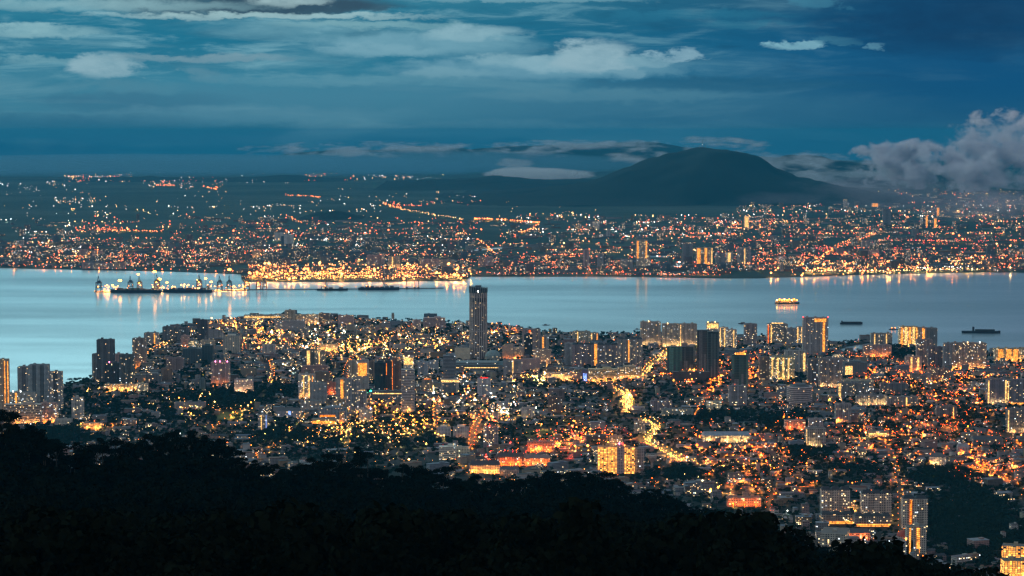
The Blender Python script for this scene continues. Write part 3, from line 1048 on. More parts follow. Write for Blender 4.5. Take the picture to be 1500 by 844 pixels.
# name, label phrase, photo polyline, width, lamp spacing, colour
ROADS = [
    ('the bright winding avenue', [(1130, 690), (1080, 684), (1030, 684), (1000, 677), (975, 664), (958, 655), (946, 648), (962, 634), (958, 622), (940, 615)], 20, 18, 'gold', 1.05),
    ('the wide golden street leading to the avenue', [(921, 606), (921, 590), (915, 578), (900, 569), (872, 563), (840, 560)], 20, 20, 'gold', 1.05),
    ('the elevated coast expressway', [(1215, 519), (1260, 523), (1300, 527), (1350, 541), (1400, 543), (1520, 540)], 26, 45, 'orange', 1.0),
    ('the orange-lit road below the striped pink block', [(1270, 541), (1310, 549), (1370, 549), (1440, 552), (1520, 549)], 20, 26, 'orange', 1.2),
    ('the curved bright road by the shore', [(210, 521), (222, 517), (240, 507), (246, 503)], 18, 30, 'gold', 1.2),
    ('the street behind the dark glass towers', [(480, 524), (510, 517), (545, 508), (572, 500), (585, 494)], 18, 26, 'gold', 1.0),
    ('the road by the low terraces', [(1205, 757), (1240, 763), (1285, 768), (1320, 764)], 14, 26, 'gold', 0.9),
    ('the road beside the dark wooded park', [(1285, 714), (1320, 716), (1365, 720)], 14, 34, 'orange', 0.7),
    ('the orange street in the right corner', [(1420, 690), (1440, 694), (1470, 703), (1510, 716)], 18, 22, 'orange', 1.0),
    ('the road by the seaside flats', [(120, 580), (150, 573), (180, 569), (212, 565)], 16, 30, 'warm', 0.9),
    ('the street through the old houses', [(470, 640), (490, 635), (515, 628), (545, 622)], 14, 26, 'gold', 1.0),
    ('the street by the green construction towers', [(940, 556), (950, 540), (968, 526), (985, 512)], 20, 26, 'gold', 1.2),
    ('the street of orange lamps by the red shophouses', [(690, 660), (692, 640), (700, 622), (710, 606)], 14, 30, 'orange', 0.9),
    ('the road above the green field', [(700, 612), (760, 607), (830, 609), (900, 613)], 16, 50, 'amber', 0.7),
    ('the street of red shophouses', [(745, 690), (770, 672), (800, 658), (850, 648), (900, 636)], 16, 24, 'orange', 1.1),
    ('the long road crossing the right-hand town', [(1180, 600), (1250, 612), (1330, 622), (1420, 640), (1510, 640)], 14, 50, 'orange', 0.8),
    ('the road through the dark gardens', [(1000, 700), (1060, 720), (1090, 742)], 12, 40, 'warm', 0.7),
]
lamps = []           # (x, y, rot, colour, label, size)
for nm, pl, w, st, colr, sz in ROADS:
    line = smooth_line([G(*p) for p in pl])
    strip('road', line, w, M['asphalt'], 1.75)
    for (x, y, a) in along(line, st, w / 2 + 1.0):
        lamps.append((x, y, a, colr, nm, sz))

# side streets: warped grid of narrow roads, left unlit here and there
streets = []
for k in range(46):
    y0 = 3900 + k * 95
    w_ = []
    for x in np.arange(-2300, 2400, 60):
        y = y0 + 120 * math.sin(x / 700 + k * .3) + 60 * math.sin(x / 260 + k)
        w_.append((x, y))
    streets.append(w_)
for k in range(32):
    x0 = -2300 + k * 150
    streets.append([(x0 + 140 * math.sin(y / 800 + k * .7), y) for y in np.arange(3500, 8100, 60)])
sm_v, sm_f = [], []
for s_ in streets:
    run = []
    def flush():
        if len(run) > 3:
            P = np.array(run)
            for a, b in zip(P[:-1], P[1:]):
                d = b - a; n = np.array((-d[1], d[0])) / np.linalg.norm(d) * 4
                i = len(sm_v)
                sm_v.extend([(*(a + n), 1.68), (*(a - n), 1.68), (*(b - n), 1.68), (*(b + n), 1.68)])
                sm_f.append((i, i + 1, i + 2, i + 3))
                c = (a + b) / 2
                occupy(c[0], c[1], float(np.linalg.norm(d)), 8, math.atan2(d[1], d[0]), 1)
    for p in s_:
        if is_free(*p) or (OX < p[0] < -OX and land[int((p[0] - OX) / CS), min(NY - 1, int((p[1] - OY) / CS))] and not hillg[int((p[0] - OX) / CS), min(NY - 1, int((p[1] - OY) / CS))]):
            run.append(p)
        else:
            flush(); run = []
    flush()
me = bpy.data.meshes.new('side_street'); me.from_pydata(sm_v, [], sm_f); me.materials.append(M['asphalt'])
o = bpy.data.objects.new('side_street', me); COL.objects.link(o); o['kind'] = 'structure'

# playing fields
grass = simple('field_grass', (0.05, 0.09, 0.035), 0.9, 0.1, 0.3, 0.03)
for pts in ([(769, 631), (811, 631), (812, 642), (767, 642)], [(305, 612), (325, 606), (350, 603), (368, 606), (352, 614), (322, 618)]):
    q = [G(*p) for p in pts]
    fan('playing_field', q, grass, 1.72)
    c = np.mean(q, axis=0)
    free &= ~inside(q, GX, GY)

# ------------------------------------------------------------------ buildings one can tell apart
WH, GR, DG, BE, PK, BR, BL, DK = (.50, .49, .46), (.34, .34, .34), (.17, .18, .19), (.50, .42, .31), (.50, .34, .30), (.26, .18, .13), (.20, .26, .32), (.045, .05, .055)
ROOF = (.16, .16, .165)


def shade(c, k):
    return tuple(min(1, q * k) for q in c)


heroes = []


def bays(w, d, n, dep):
    """footprint whose long sides step in and out, counter-clockwise, centred"""
    p = []
    bw = w / n
    for i in range(n):
        x = -w / 2 + i * bw
        o = 0 if i % 2 == 0 else dep
        p += [(x, -d / 2 + o), (x + bw, -d / 2 + o)]
    for i in reversed(range(n)):
        x = -w / 2 + i * bw
        o = 0 if i % 2 == 0 else dep
        p += [(x + bw, d / 2 - o), (x, d / 2 - o)]
    return p


def strip_part(t, x0, x1, z0, z1, y, colr, name='lit_stairwell'):
    m = MB(); m.box((x0 + x1) / 2, y, z0, z1, x1 - x0, 0.6)
    m.build(name, M['soft_' + colr], t)


def rows_part(t, w, d, z0, z1, n, colr, frac=1.0, name='lit_gallery'):
    for k in range(n):
        z = z0 + (z1 - z0) * (k + .5) / n
        strip_part(t, -w / 2 * frac, w / 2 * frac, z - 0.8, z + 0.8, -d / 2 - 0.35, colr, name)


def tower(x0, x1, yt, yb, label, kind='slab', col=GR, lit=0.12, name='apartment_block', cat='apartment block', d=None, rz=0.0, strips=(), crown=None,
          hat=None, pod=None, lamp=None, roof=ROOF, col2=None, sign=None, mat=None, base=None, slope=0.0, flood=None):
    cx, cyy = G((x0 + x1) / 2, yb, 1.6)
    W = (x1 - x0) * cyy / FPX
    d = d or min(max(14, W * 0.55), 24)
    cyy += d / 2
    h = (zat(yt, cyy - d / 2) - 1.6)
    h = max(h, 5)
    w = max(W - abs(sin(rz)) * d * .8, W * .6)
    t = empty(name, cx, cyy, 1.6, rz)
    far = cyy > 9500
    fm_ = M['corridor'] if mat == 'cor' else M['far' if far else 'facade']
    col = shade(col, 1.42)
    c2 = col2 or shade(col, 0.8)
    m = MB(); rf = MB()
    if kind == 'slab':
        n = max(3, int(w / (9 if not far else 16))) | 1
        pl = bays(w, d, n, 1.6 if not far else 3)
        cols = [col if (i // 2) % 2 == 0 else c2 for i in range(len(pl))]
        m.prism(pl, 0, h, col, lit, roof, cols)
        if hat:
            nh = max(2, int(w / 16))
            for i in range(nh):
                rf.gable(-w / 2 + w * (i + .5) / nh, 0, h + 0.3, w / nh * .9, d * .9, 5, 0, hat, hip=3)
        else:
            for i in range(max(1, int(w / 22))):
                xx = -w / 2 + w * (i + .5) / max(1, int(w / 22)) + rng.uniform(-2, 2)
                rf.box(xx, 1, h + .02, h + rng.uniform(3, 5.5), 6.5, 6, shade(col, .8))
            for yy in (-d / 2 + 1.9, d / 2 - 1.9):
                rf.box(0, yy, h + .01, h + 1.2, w * .97, .3, shade(col, .9))
    elif kind == 'dark':
        m.box(0, 0, 0, h, w, d, col, lit, roof)
        for i in range(max(3, int(w / 7)) + 1):
            rf.box(-w / 2 + w * i / max(3, int(w / 7)), -d / 2 - .25, 0, h + 1.5, .5, .5, shade(col, 1.7))
        rf.box(0, 0, h + .02, h + 4, w * .5, d * .5, shade(col, 1.3))
    elif kind == 'bands':
        m.box(0, 0, 0, h, w - .8, d - .8, shade(col, .35), lit, roof)
        nf = max(3, int(h / 3.8))
        for i in range(nf + 1):
            z = h * i / nf
            rf.box(0, 0, max(0, z - 1.0), z + 0.7, w, d, col, bottom=True)
        rf.box(w * .15, 0, h + .72, h + 5, w * .3, d * .5, shade(col, .9))
    elif kind == 'hall':
        m.box(0, 0, 0, h * .7, w, d, col, lit, roof)
        rf.gable(0, 0, h * .7 + .02, w, d, h * .3, 0, roof, hip=min(3, w * .1))
    elif kind == 'low':
        m.box(0, 0, 0, h, w, d, col, lit, roof)
        rf.box(0, -d / 2 + .3, h + .01, h + 1.1, w, .3, col)
        for i in range(max(1, int(w / 25))):
            rf.box(rng.uniform(-w * .4, w * .4), rng.uniform(-d * .3, d * .3), h + .02, h + rng.uniform(2, 4), rng.uniform(4, 9), rng.uniform(4, 8), shade(col, .8))
    elif kind == 'round':
        m.cyl(0, 0, 0, h * .86, w / 2 * .97, n=20, col=shade(col, .45), lit=lit)
        nf = max(3, int(h * .86 / 4.5))
        for i in range(nf + 1):
            z = h * .86 * i / nf
            rf.cyl(0, 0, max(0, z - 1.2), z + .8, w / 2, n=20, col=col)
        rf.cyl(0, 0, h * .86 + .82, h * .93, w / 2 * .8, w / 2 * .7, 20, roof)
        rf.cyl(0, 0, h * .93 + .02, h, w / 2 * .55, w / 2 * .5, 20, shade(roof, .8))
    elif kind == 'site':         # unfinished tower in netting
        m.box(0, 0, 0, h, w * .96, d * .96, shade(col, .6), 0, roof)
        for i in range(7):
            xx = -w / 2 + w * (i + .5) / 7
            zt = h * rng.uniform(.95, 1.02)
            zb = h * rng.choice((0, .3, .45))
            c_ = shade(col, rng.choice((.7, 1.0, 1.5, 2.4)))
            rf.box(xx, -d / 2 - .3 - .15 * (i % 2), zb, zt, w / 7.3, .6, c_, bottom=True)
            if zb: rf.box(xx, -d / 2 - .2, 0, zb - .5, w / 7.6, .4, (.26, .27, .26) if i % 3 else (.12, .12, .12))
        for k in range(int(h / 7)):
            rf.box(0, -d / 2 - .5, 7 * k + 3.2, 7 * k + 3.8, w * .97, .9, (.16, .16, .15), bottom=True)
    elif kind == 'slant':
        f = lambda x, y: h * (1 - slope * (0.5 - x / w))
        m.prism([(-w / 2, -d / 2), (w / 2, -d / 2), (w / 2, d / 2), (-w / 2, d / 2)], 0, f, col, lit, roof)
        rf.box(-w * .1, 0, h * .3, h * .32, w * .6, d + .5, shade(col, .7), bottom=True)
    wl = m.build('wall', fm_, t)
    if rf.f: rf.build('roof' if kind in ('slab', 'hall', 'low') else 'trim', M['roofing'], t)
    for (a, b_, cl) in strips:
        strip_part(t, -w / 2 + w * a, -w / 2 + w * b_, h * .03, h * .97, -d / 2 - .35, cl)
    if crown:
        mm = MB(); mm.box(0, 0, h + .05, h + max(3, h * .05), w * .55, d * .6)
        mm.build('lit_crown', M['soft_' + crown], t)
    if sign:  # lit signs
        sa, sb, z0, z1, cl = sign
        strip_part(t, -w / 2 + w * sa, -w / 2 + w * sb, h * z0, h * z1, -d / 2 - .5, cl, 'sign_or_glow')
    if pod:
        pw, ph, cl = pod
        p_ = MB(); p_.box(0, -d * .35 - 8, 0, ph, w * pw, d + 16, col, .3, roof)
        po = p_.build('podium', fm_, t)
        if cl: strip_part(po, -w * pw / 2, w * pw / 2, 1.0, ph * .75, -d * .35 - 8 - d / 2 - 8.4, cl, 'lit_shopfront')
    if lamp:
        for cl, fx in lamp:
            mm = MB(); mm.ball((-w / 2 + w * fx, -d / 2, h + 3.2), 1.5 if not far else 2.6); mm.beam((-w / 2 + w * fx, -d / 2 + .2, h), (-w / 2 + w * fx, -d / 2 + .2, h + 2), .5)
            mm.build('roof_lamp', M['lamp_' + cl], t)
    if flood:                    # flood lamps on short posts in front
        nfl = max(1, int(w / 18))
        for i in range(nfl):
            fx = -w / 2 + w * (i + .5) / nfl
            mm = MB(); mm.ball((fx, -d / 2 - 9, 5), .9); mm.face([(fx - 2, -d / 2 - 8, 4), (fx + 2, -d / 2 - 8, 4), (fx + 2, -d / 2 - 8, 6.2), (fx - 2, -d / 2 - 8, 6.2)][::-1], mi=1); mm.beam((fx, -d / 2 - 9, 0), (fx, -d / 2 - 9, 4.2), .4)
            mm.build('flood_lamp', [M['lamp_' + flood], M['wash_' + flood]], t)
    tag(t, label, cat)
    heroes.append((cx, cyy, w, d, t, label))
    if not far: occupy(cx, cyy - (24 if cyy < 5600 else 12), w, d + (48 if cyy < 5600 else 24), rz, 4)
    return t, w, d, h


def T(*a, **k): return tower(*a, **k)


OFF = dict(name='office_tower', cat='office tower')
SHP = dict(name='commercial_building', cat='commercial building')
G_ = 'gold'
# ---- shore, from the picture's edge on the one side
T(-6, 14, 527, 604, 'tall apartment tower with warm lit balcony strips at the picture edge by the sea', col=BE, lit=.12, strips=[(.62, .7, G_), (.86, .93, G_)], rz=.15)
T(26, 56, 538, 588, 'broad grey seaside apartment block behind the floodlit hospital', col=GR, lit=.06, col2=(.25, .24, .26))
T(42, 71, 535, 594, 'tallest blue-grey seaside apartment tower with dense balconies', col=(.30, .35, .38), lit=.05, col2=(.16, .20, .23), d=26)
T(72, 91, 545, 600, 'narrow seaside apartment tower with scattered lit windows', col=GR, lit=.17, col2=(.14, .14, .15))
T(15, 52, 575, 598, 'low white hospital block with two white roof floodlights', 'low', col=WH, lit=.3, lamp=[('white', .12), ('white', .42)], name='hospital', cat='hospital', strips=[(.2, .27, G_)])
T(6, 60, 593, 622, 'long curved shopping block with blazing yellow forecourt', 'bands', col=(.46, .36, .30), lit=.35, flood=G_, **SHP)
T(60, 83, 590, 620, 'orange-lit square building beside the blazing shopping block', 'low', col=PK, lit=.3, flood='amber', **SHP)
T(105, 122, 583, 616, 'small pale tower standing alone among dark trees', col=WH, lit=.18)
T(142, 167, 498, 560, 'tallest dark twin-shaft tower on the shore', col=(.10, .10, .11), lit=.03, col2=(.24, .25, .26), d=24)
T(135, 144, 519, 557, 'slim pale slab tucked against the tall dark shore tower', col=(.34, .33, .32), lit=.08)
T(154, 176, 532, 564, 'dark glass block with a small pink roof light before the tall shore tower', 'dark', col=DK, lit=.05, lamp=[('pink', .3)], **OFF)
T(175, 196, 520, 565, 'dark green-grey tower with fine window grid near the shore', col=(.12, .14, .14), lit=.08)
T(194, 214, 496, 540, 'warm brownish slab tower by the curved shore road', col=(.34, .27, .22), lit=.1, flood='amber')
T(166, 181, 519, 548, 'pinkish flats half hidden between two dark shore towers', col=PK, lit=.07)
T(211, 232, 488, 508, 'pale block with a yellow lit edge behind the brownish slab', col=GR, lit=.15, strips=[(.7, .78, G_)])
T(238, 263, 479, 500, 'wide grey block at the tip of the shore', col=DG, lit=.08)
T(264, 276, 481, 498, 'grey stub tower next to the wide grey tip block', col=DG, lit=.05)
T(289, 304, 469, 500, 'dark slender tower standing above the old town edge', col=(.08, .08, .09), lit=.03)
T(265, 277, 492, 511, 'pink-lit narrow block below the tip of the shore', col=PK, lit=.1, flood='amber')
T(276, 290, 500, 512, 'green-lit low office below the dark slender tower', 'low', col=(.3, .36, .28), lit=.6, **SHP)
T(294, 314, 499, 513, 'low warm block in front of the dark slender tower', 'low', col=BE, lit=.2, **SHP)
T(300, 326, 484, 500, 'pale wide flats beside the dark slender tower', col=GR, lit=.06)
T(327, 351, 492, 519, 'pale hotel with narrow upright fins', 'dark', col=(.42, .40, .34), lit=.05, name='hotel', cat='hotel')
T(309, 336, 531, 566, 'pinkish tower with pink lamps along its roof', col=(.46, .33, .32), lit=.12, lamp=[('pink', .25), ('pink', .5), ('pink', .9)], flood='amber')
T(243, 268, 525, 546, 'dull pink block in the trees near the shore', col=(.30, .22, .21), lit=.1)
T(296, 312, 506, 532, 'dark teal building beside the warm low block', 'dark', col=(.05, .08, .085), lit=.03, **OFF)
T(268, 294, 511, 534, 'low dark teal slab under the pink-lit narrow block', 'dark', col=(.06, .09, .10), lit=.02, **OFF)
T(343, 370, 556, 576, 'pink-white lit palace-like building by the dark park', 'low', col=(.6, .45, .45), lit=.3, flood='warm', name='civic_building', cat='civic building')
T(214, 236, 548, 562, 'dark office block with a few lights above the garden houses', 'dark', col=DG, lit=.1, **OFF)
T(236, 252, 540, 560, 'brown block standing behind the garden houses', col=BR, lit=.07)
T(292, 300, 556, 576, 'small teal block in front of the pinkish tower', col=(.14, .2, .2), lit=.04)
# ---- harbour front
T(357, 412, 462, 470, 'long low ferry terminal with bright white roof edge', 'low', col=BE, lit=.5, name='terminal_building', cat='terminal', d=40, sign=(.02, .98, .55, .8, 'warm'))
T(417, 432, 455, 478, 'square beige block on the harbour front', col=BE, lit=.08)
T(433, 466, 461, 477, 'yellow floodlit bank building on the harbour front', 'low', col=BE, lit=.4, flood=G_, **SHP)
T(467, 482, 459, 475, 'dark-roofed harbour office beside the floodlit bank', 'low', col=BR, lit=.2, **OFF)
T(495, 518, 462, 477, 'pinkish waterfront warehouse block', 'low', col=PK, lit=.08, **SHP)
T(573.5, 577.5, 460, 471, 'slender clock tower on the harbour front', col=BE, lit=.05, name='clock_tower', cat='clock tower', d=9, hat=(.2, .12, .08))
T(620, 652, 466, 482, 'long banded pink building with a stepped blue block on top', 'bands', col=(.46, .34, .33), lit=.15, **SHP)
T(621, 640, 460, 479, 'stepped dark blue block rising behind the banded pink building', 'low', col=(.09, .13, .17), lit=.05, **OFF)
T(604, 616, 469, 484, 'small pink-white office behind the old town roofs', col=(.5, .4, .38), lit=.2, **OFF)
T(668, 678, 473, 487, 'white office slab with lit floors just beside the great round tower', 'bands', col=WH, lit=.5, **OFF)
T(384, 403, 505, 523, 'off-white block in the middle of the old town', col=WH, lit=.06)
T(402, 447, 470, 486, 'broad grey warehouse behind the red roof lights', 'low', col=GR, lit=.1, **SHP)
T(440, 452, 480, 493, 'square grey office in the old town behind the yellow hall', col=GR, lit=.08, **OFF)
T(468, 494, 505, 515, 'low yellow-lit market hall with pale roof', 'low', col=(.6, .5, .3), lit=.5, flood=G_, name='market_hall', cat='market hall')
# ---- middle
T(443, 461, 513, 545, 'dark-edged tower with a pale lit middle bay', col=(.12, .12, .12), lit=.12, strips=[(.38, .62, 'warm')], col2=(.4, .38, .34))
T(461, 476, 514, 546, 'tower with a column of white stair lights next to the dark-edged tower', col=(.30, .28, .24), lit=.25, strips=[(.4, .5, 'warm')])
T(441, 480, 536, 552, 'low block with a red-rimmed white drum in front of the paired towers', 'low', col=(.40, .24, .22), lit=.1, **SHP)
T(437, 461, 549, 584, 'white hotel with brightly lit recessed columns', col=WH, lit=.35, strips=[(.3, .36, 'warm'), (.62, .7, 'warm'), (.85, .9, G_)], name='hotel', cat='hotel', flood=G_)
T(461, 482, 545, 566, 'dark brown office block behind the white hotel', 'low', col=BR, lit=.05, **OFF)
T(454, 478, 561, 592, 'plain grey box building with a flat dark roof', 'low', col=(.33, .35, .36), lit=.03, roof=(.05, .06, .07), **SHP)
T(478, 493, 560, 578, 'small brick-red lit block beside the plain grey box', 'low', col=(.5, .2, .13), lit=.15, flood='orange', **SHP)
T(492, 512, 555, 600, 'tall grey apartment slab with a bright yellow stair column', col=(.36, .37, .38), lit=.10, strips=[(.35, .55, G_)])
T(511, 527, 556, 606, 'tall grey apartment slab with many white windows beside the yellow-column slab', col=(.32, .33, .35), lit=.22)
T(525, 537, 573, 605, 'lower grey tower at the foot of the paired apartment slabs', col=(.38, .38, .40), lit=.08, crown='warm')
T(511, 523, 529, 562, 'beige tower with dotted windows behind the grey slabs', col=BE, lit=.2)
T(523, 540, 528, 573, 'white-faced tower carrying a huge lit yellow panel', col=(.5, .48, .45), lit=.03, sign=(.08, .85, .5, .92, G_))
T(540, 549, 530, 560, 'brown tower with a golden edge between the yellow panel and the black glass tower', col=BR, lit=.15)
T(549, 565, 531, 574, 'black glass office tower standing alone in front', 'dark', col=(.02, .03, .04), lit=.015, **OFF)
T(565, 574, 528, 575, 'dark tower with an added amber glow for a reflection beside the black glass tower', 'dark', col=(.05, .04, .035), lit=.04, sign=(.08, .2, .55, .9, 'amber'), **OFF)  # amber band glows in place of an orange reflection
T(574, 588, 526, 574, 'brown stone tower with one golden lit edge', 'slab', col=(.26, .16, .12), lit=.05, strips=[(.04, .09, 'amber')], **OFF)
T(588, 607, 542, 604, 'tall white banded tower lit at its foot', 'bands', col=(.5, .47, .46), lit=.18, flood=G_)
T(591, 606, 523, 548, 'dazzling white-topped building behind the white banded tower', 'low', col=WH, lit=.5, sign=(.05, .95, .55, .95, 'warm'), lamp=[('warm', .5)], **SHP)
T(545, 590, 573, 588, 'wide podium with a long line of yellow light', 'low', col=DG, lit=.15, sign=(.02, .98, .72, .8, 'warm'), **SHP)
T(612, 627, 532, 552, 'blue-white block with a stepped top', col=(.42, .45, .50), lit=.12)
T(628, 642, 528, 545, 'pale blue low block next to the stepped blue-white block', 'low', col=(.36, .40, .44), lit=.15)
T(649, 668, 521, 562, 'dark blue-grey office tower with faint floor lines', 'bands', col=(.22, .24, .27), lit=.08, **OFF)
T(618, 634, 557, 575, 'orange-topped hotel block near the road', col=(.4, .32, .26), lit=.2, crown='amber', name='hotel', cat='hotel')
T(646, 672, 556, 577, 'long white building with lit roof edge', 'low', col=WH, lit=.15, sign=(0, 1, .8, .95, 'warm'), **SHP)
T(648, 668, 562, 580, 'grey concrete office beneath the long white building', 'low', col=DG, lit=.05, **OFF)
T(699, 719, 555, 583, 'white apartment tower topped with a red floodlit drum', col=(.52, .54, .58), lit=.12, crown='red')
T(666, 689, 510, 528, 'windowless beige hall beside the great round tower', 'low', col=(.50, .44, .33), lit=0, **SHP)
T(736, 752, 503, 530, 'slant-topped wall-like building glowing orange', 'slant', col=(.62, .42, .30), lit=.02, slope=.12, flood='amber', **SHP)
T(752, 769, 509, 527, 'pale blue-roofed block with two warm lit storeys', 'low', col=(.52, .40, .32), lit=.25, roof=(.25, .36, .42), flood='amber', **SHP)
T(768, 780, 490, 527, 'black office tower with two columns of lit windows', 'dark', col=(.025, .025, .03), lit=.12, **OFF)
T(765, 792, 483, 514, 'apartment slab behind the black office tower with a red roof sign', col=(.40, .32, .29), lit=.12, sign=(.35, .45, .75, .98, 'orange'))
T(791, 804, 493, 514, 'pale tower with a thick yellow light column', col=(.45, .43, .38), lit=.05, strips=[(.25, .42, G_)])
T(781, 807, 512, 537, 'warm lit stepped building below the yellow-column tower', 'low', col=(.55, .40, .30), lit=.3, flood=G_, **SHP)
T(737, 764, 528, 554, 'grey hotel with one white light column', col=(.33, .33, .34), lit=.06, strips=[(.5, .56, 'warm')], name='hotel', cat='hotel')
T(762, 791, 526, 545, 'pink hipped-corner block beside the grey hotel', 'low', col=(.48, .33, .30), lit=.05, **SHP)
T(827, 839, 503, 535, 'grey end slab of the dark-capped apartment row', col=(.34, .36, .38), lit=.03)
T(838, 871, 505, 537, 'first dark-capped apartment slab with purple-grey walls', col=(.30, .25, .27), lit=.10, hat=(.05, .05, .055))
T(870, 875, 503, 537, 'thin stair tower glowing solid yellow between apartment slabs', 'low', col=BE, lit=0, strips=[(.1, .9, G_)], d=12)
T(875, 905, 505, 538, 'second dark-capped apartment slab with scattered lamps', col=(.29, .26, .27), lit=.13, hat=(.05, .05, .055))
T(905, 941, 497, 538, 'tall grey apartment slab with a yellow stair line', col=(.36, .34, .32), lit=.14, strips=[(.42, .47, G_)], hat=(.06, .06, .065))
T(839, 865, 486, 503, 'pale shore apartments with greenish walls', col=(.44, .43, .34), lit=.10, strips=[(.25, .3, 'warm')])
T(865, 877, 488, 502, 'shore apartment end block with two lit edges', col=(.42, .38, .33), lit=.1, strips=[(.1, .2, 'warm'), (.75, .85, G_)])
T(862, 904, 541, 560, 'long gold-lit arcade building below the apartment slabs', 'bands', col=(.6, .48, .28), lit=.55, flood=G_, **SHP)
T(905, 940, 538, 556, 'gold-lit building with many columns next to the long arcade', 'dark', col=(.42, .34, .22), lit=.45, flood=G_, **SHP)
T(800, 838, 546, 558, 'busy shopping complex blazing with warm light', 'low', col=(.55, .42, .3), lit=.6, flood=G_, sign=(.2, .7, .2, .8, 'warm'), **SHP)
T(838, 852, 547, 558, 'pinkish mall wing beside the shopping complex', 'low', col=PK, lit=.15, **SHP)
T(852, 862, 543, 560, 'mall corner tower with a large glowing blue-white screen', 'low', col=(.12, .10, .18), lit=0, sign=(.2, .75, .1, .75, 'blue'), **SHP)
T(938, 968, 472, 506, 'shore apartment block with small bright roof light, first of the pale three', col=(.48, .42, .36), lit=.08, lamp=[('warm', .4)], flood='warm')
T(970, 996, 475, 508, 'middle pale shore apartment block floodlit from its garden', col=(.50, .44, .35), lit=.10, flood='warm', lamp=[('warm', .3)])
T(996, 1021, 475, 508, 'last pale shore apartment block with lit edge', col=(.50, .43, .35), lit=.10, flood='warm', strips=[(.02, .06, 'warm')])
T(977, 999, 508, 546, 'green-netted unfinished tower with grey panels', 'site', col=(.05, .11, .09), **OFF)
T(999, 1018, 508, 545, 'second unfinished tower beside the green-netted one', 'site', col=(.08, .09, .08), **OFF)
T(1021, 1039, 484, 546, 'tall dark unfinished tower with one pale upright band', 'site', col=(.06, .06, .06), d=24, **OFF)
T(1036, 1053, 486, 558, 'tallest dark unfinished tower with a broad green netting panel', 'site', col=(.035, .05, .05), d=24, **OFF)
T(985, 1040, 545, 560, 'dark unfinished podium under the unfinished towers', 'low', col=(.07, .06, .065), lit=.02, **SHP)
T(1035, 1053, 473, 500, 'brightly crowned white apartment tower on the shore', col=WH, lit=.3, lamp=[('warm', .1), ('warm', .7)], sign=(.05, .95, .7, .95, 'warm'))
T(1053, 1067, 480, 510, 'pale tower with dense white window lights', col=WH, lit=.5, strips=[(.1, .2, 'warm'), (.55, .65, 'warm')])
T(1067, 1079, 483, 510, 'narrower pale tower with white window lights next to the dense one', col=WH, lit=.35, strips=[(.6, .7, 'warm')])
T(1090, 1109, 475, 506, 'brown shore tower with a few white lamps', col=(.32, .27, .27), lit=.15)
T(1072, 1096, 520, 570, 'dark netted tower with a blazing gold construction crown', 'site', col=(.04, .07, .055), crown=G_, lamp=[('gold', .2), ('gold', .8)], **OFF)
T(1068, 1094, 566, 594, 'grey slab with pale lit base below the gold-crowned unfinished tower', col=(.32, .30, .31), lit=.14)
T(1124, 1154, 475, 504, 'stepped shore flats with orange edge and bright roof pavilion', col=(.34, .33, .31), lit=.22, crown='warm', strips=[(.02, .07, 'orange'), (.16, .22, 'warm')])
T(1153, 1167, 481, 505, 'grey shore flats between the stepped flats and the white-striped flats', col=GR, lit=.15)
T(1166, 1177, 479, 505, 'narrow shore flats with white light stripes', col=WH, lit=.3, strips=[(.15, .3, 'warm'), (.7, .85, 'warm')])
T(1176, 1213, 466, 521, 'grand tall apartment tower with golden crown and golden stripe', col=(.42, .39, .38), lit=.06, strips=[(.78, .87, G_)], sign=(.45, .92, .9, .985, G_), lamp=[('red', .0), ('red', .98)], d=26)
T(1112, 1128, 524, 556, 'end wing of the yellow-green lit flats', col=BR, lit=.2)
T(1128, 1164, 523, 557, 'flats glowing with bright yellow-green stair halls', col=(.40, .42, .28), lit=.4, strips=[(.05, .12, 'warm'), (.27, .34, 'warm'), (.5, .57, 'warm'), (.72, .78, 'warm')], flood=G_)
T(1150, 1181, 514, 547, 'white slab behind the yellow-green flats with a lit corner', col=(.44, .46, .44), lit=.08, sign=(.85, .95, .1, .9, 'warm'))
T(1183, 1202, 526, 563, 'square grey-brown block, darker of the close pair', col=(.20, .19, .19), lit=.10)
T(1200, 1234, 526, 568, 'large brown block with fine window grid, lit at its foot', col=(.30, .25, .23), lit=.12, flood='warm')
T(1237, 1270, 531, 552, 'dark building with big white lit window panes', 'dark', col=(.10, .12, .13), lit=.0, sign=(.03, .35, .15, .75, 'warm'), **OFF)
T(1153, 1191, 563, 592, 'round many-storeyed office block with a dark drum roof', 'round', col=(.46, .38, .37), lit=.08, flood='orange', **OFF)
T(1228, 1280, 561, 583, 'long brown-grey block with a bright white end wall', col=(.26, .25, .24), lit=.12, sign=(.0, .07, .05, .97, 'warm'))
T(1234, 1280, 557, 576, 'pale lit rear wing above the long brown-grey block', col=(.48, .48, .36), lit=.3)
T(1276, 1307, 489, 507, 'gently curved flats on the shore with two white light columns', col=(.36, .33, .30), lit=.1, strips=[(.14, .19, 'warm'), (.7, .75, 'warm')])
T(1265, 1306, 506, 523, 'broad pink slab in front of the curved shore flats', col=(.44, .33, .32), lit=.08, flood='amber')
T(1317, 1345, 479, 508, 'brilliant yellow-white shore block', col=(.62, .50, .30), lit=.5, strips=[(.08, .2, G_), (.28, .42, 'warm'), (.5, .62, G_), (.7, .82, 'warm'), (.88, .95, G_)], flood=G_)
T(1346, 1358, 480, 508, 'slim block with a yellow column beside the brilliant shore block', col=(.5, .4, .35), lit=.08, strips=[(.4, .7, G_)])
T(1357, 1373, 481, 508, 'dark-faced shore slab beyond the slim yellow-column block', col=(.25, .25, .24), lit=.06)
T(1343, 1366, 498, 536, 'pink-brown slab tower, taller of the crowded group', col=(.36, .27, .25), lit=.15)
T(1360, 1384, 509, 538, 'dark mauve slab in the middle of the crowded group', col=(.22, .18, .20), lit=.1)
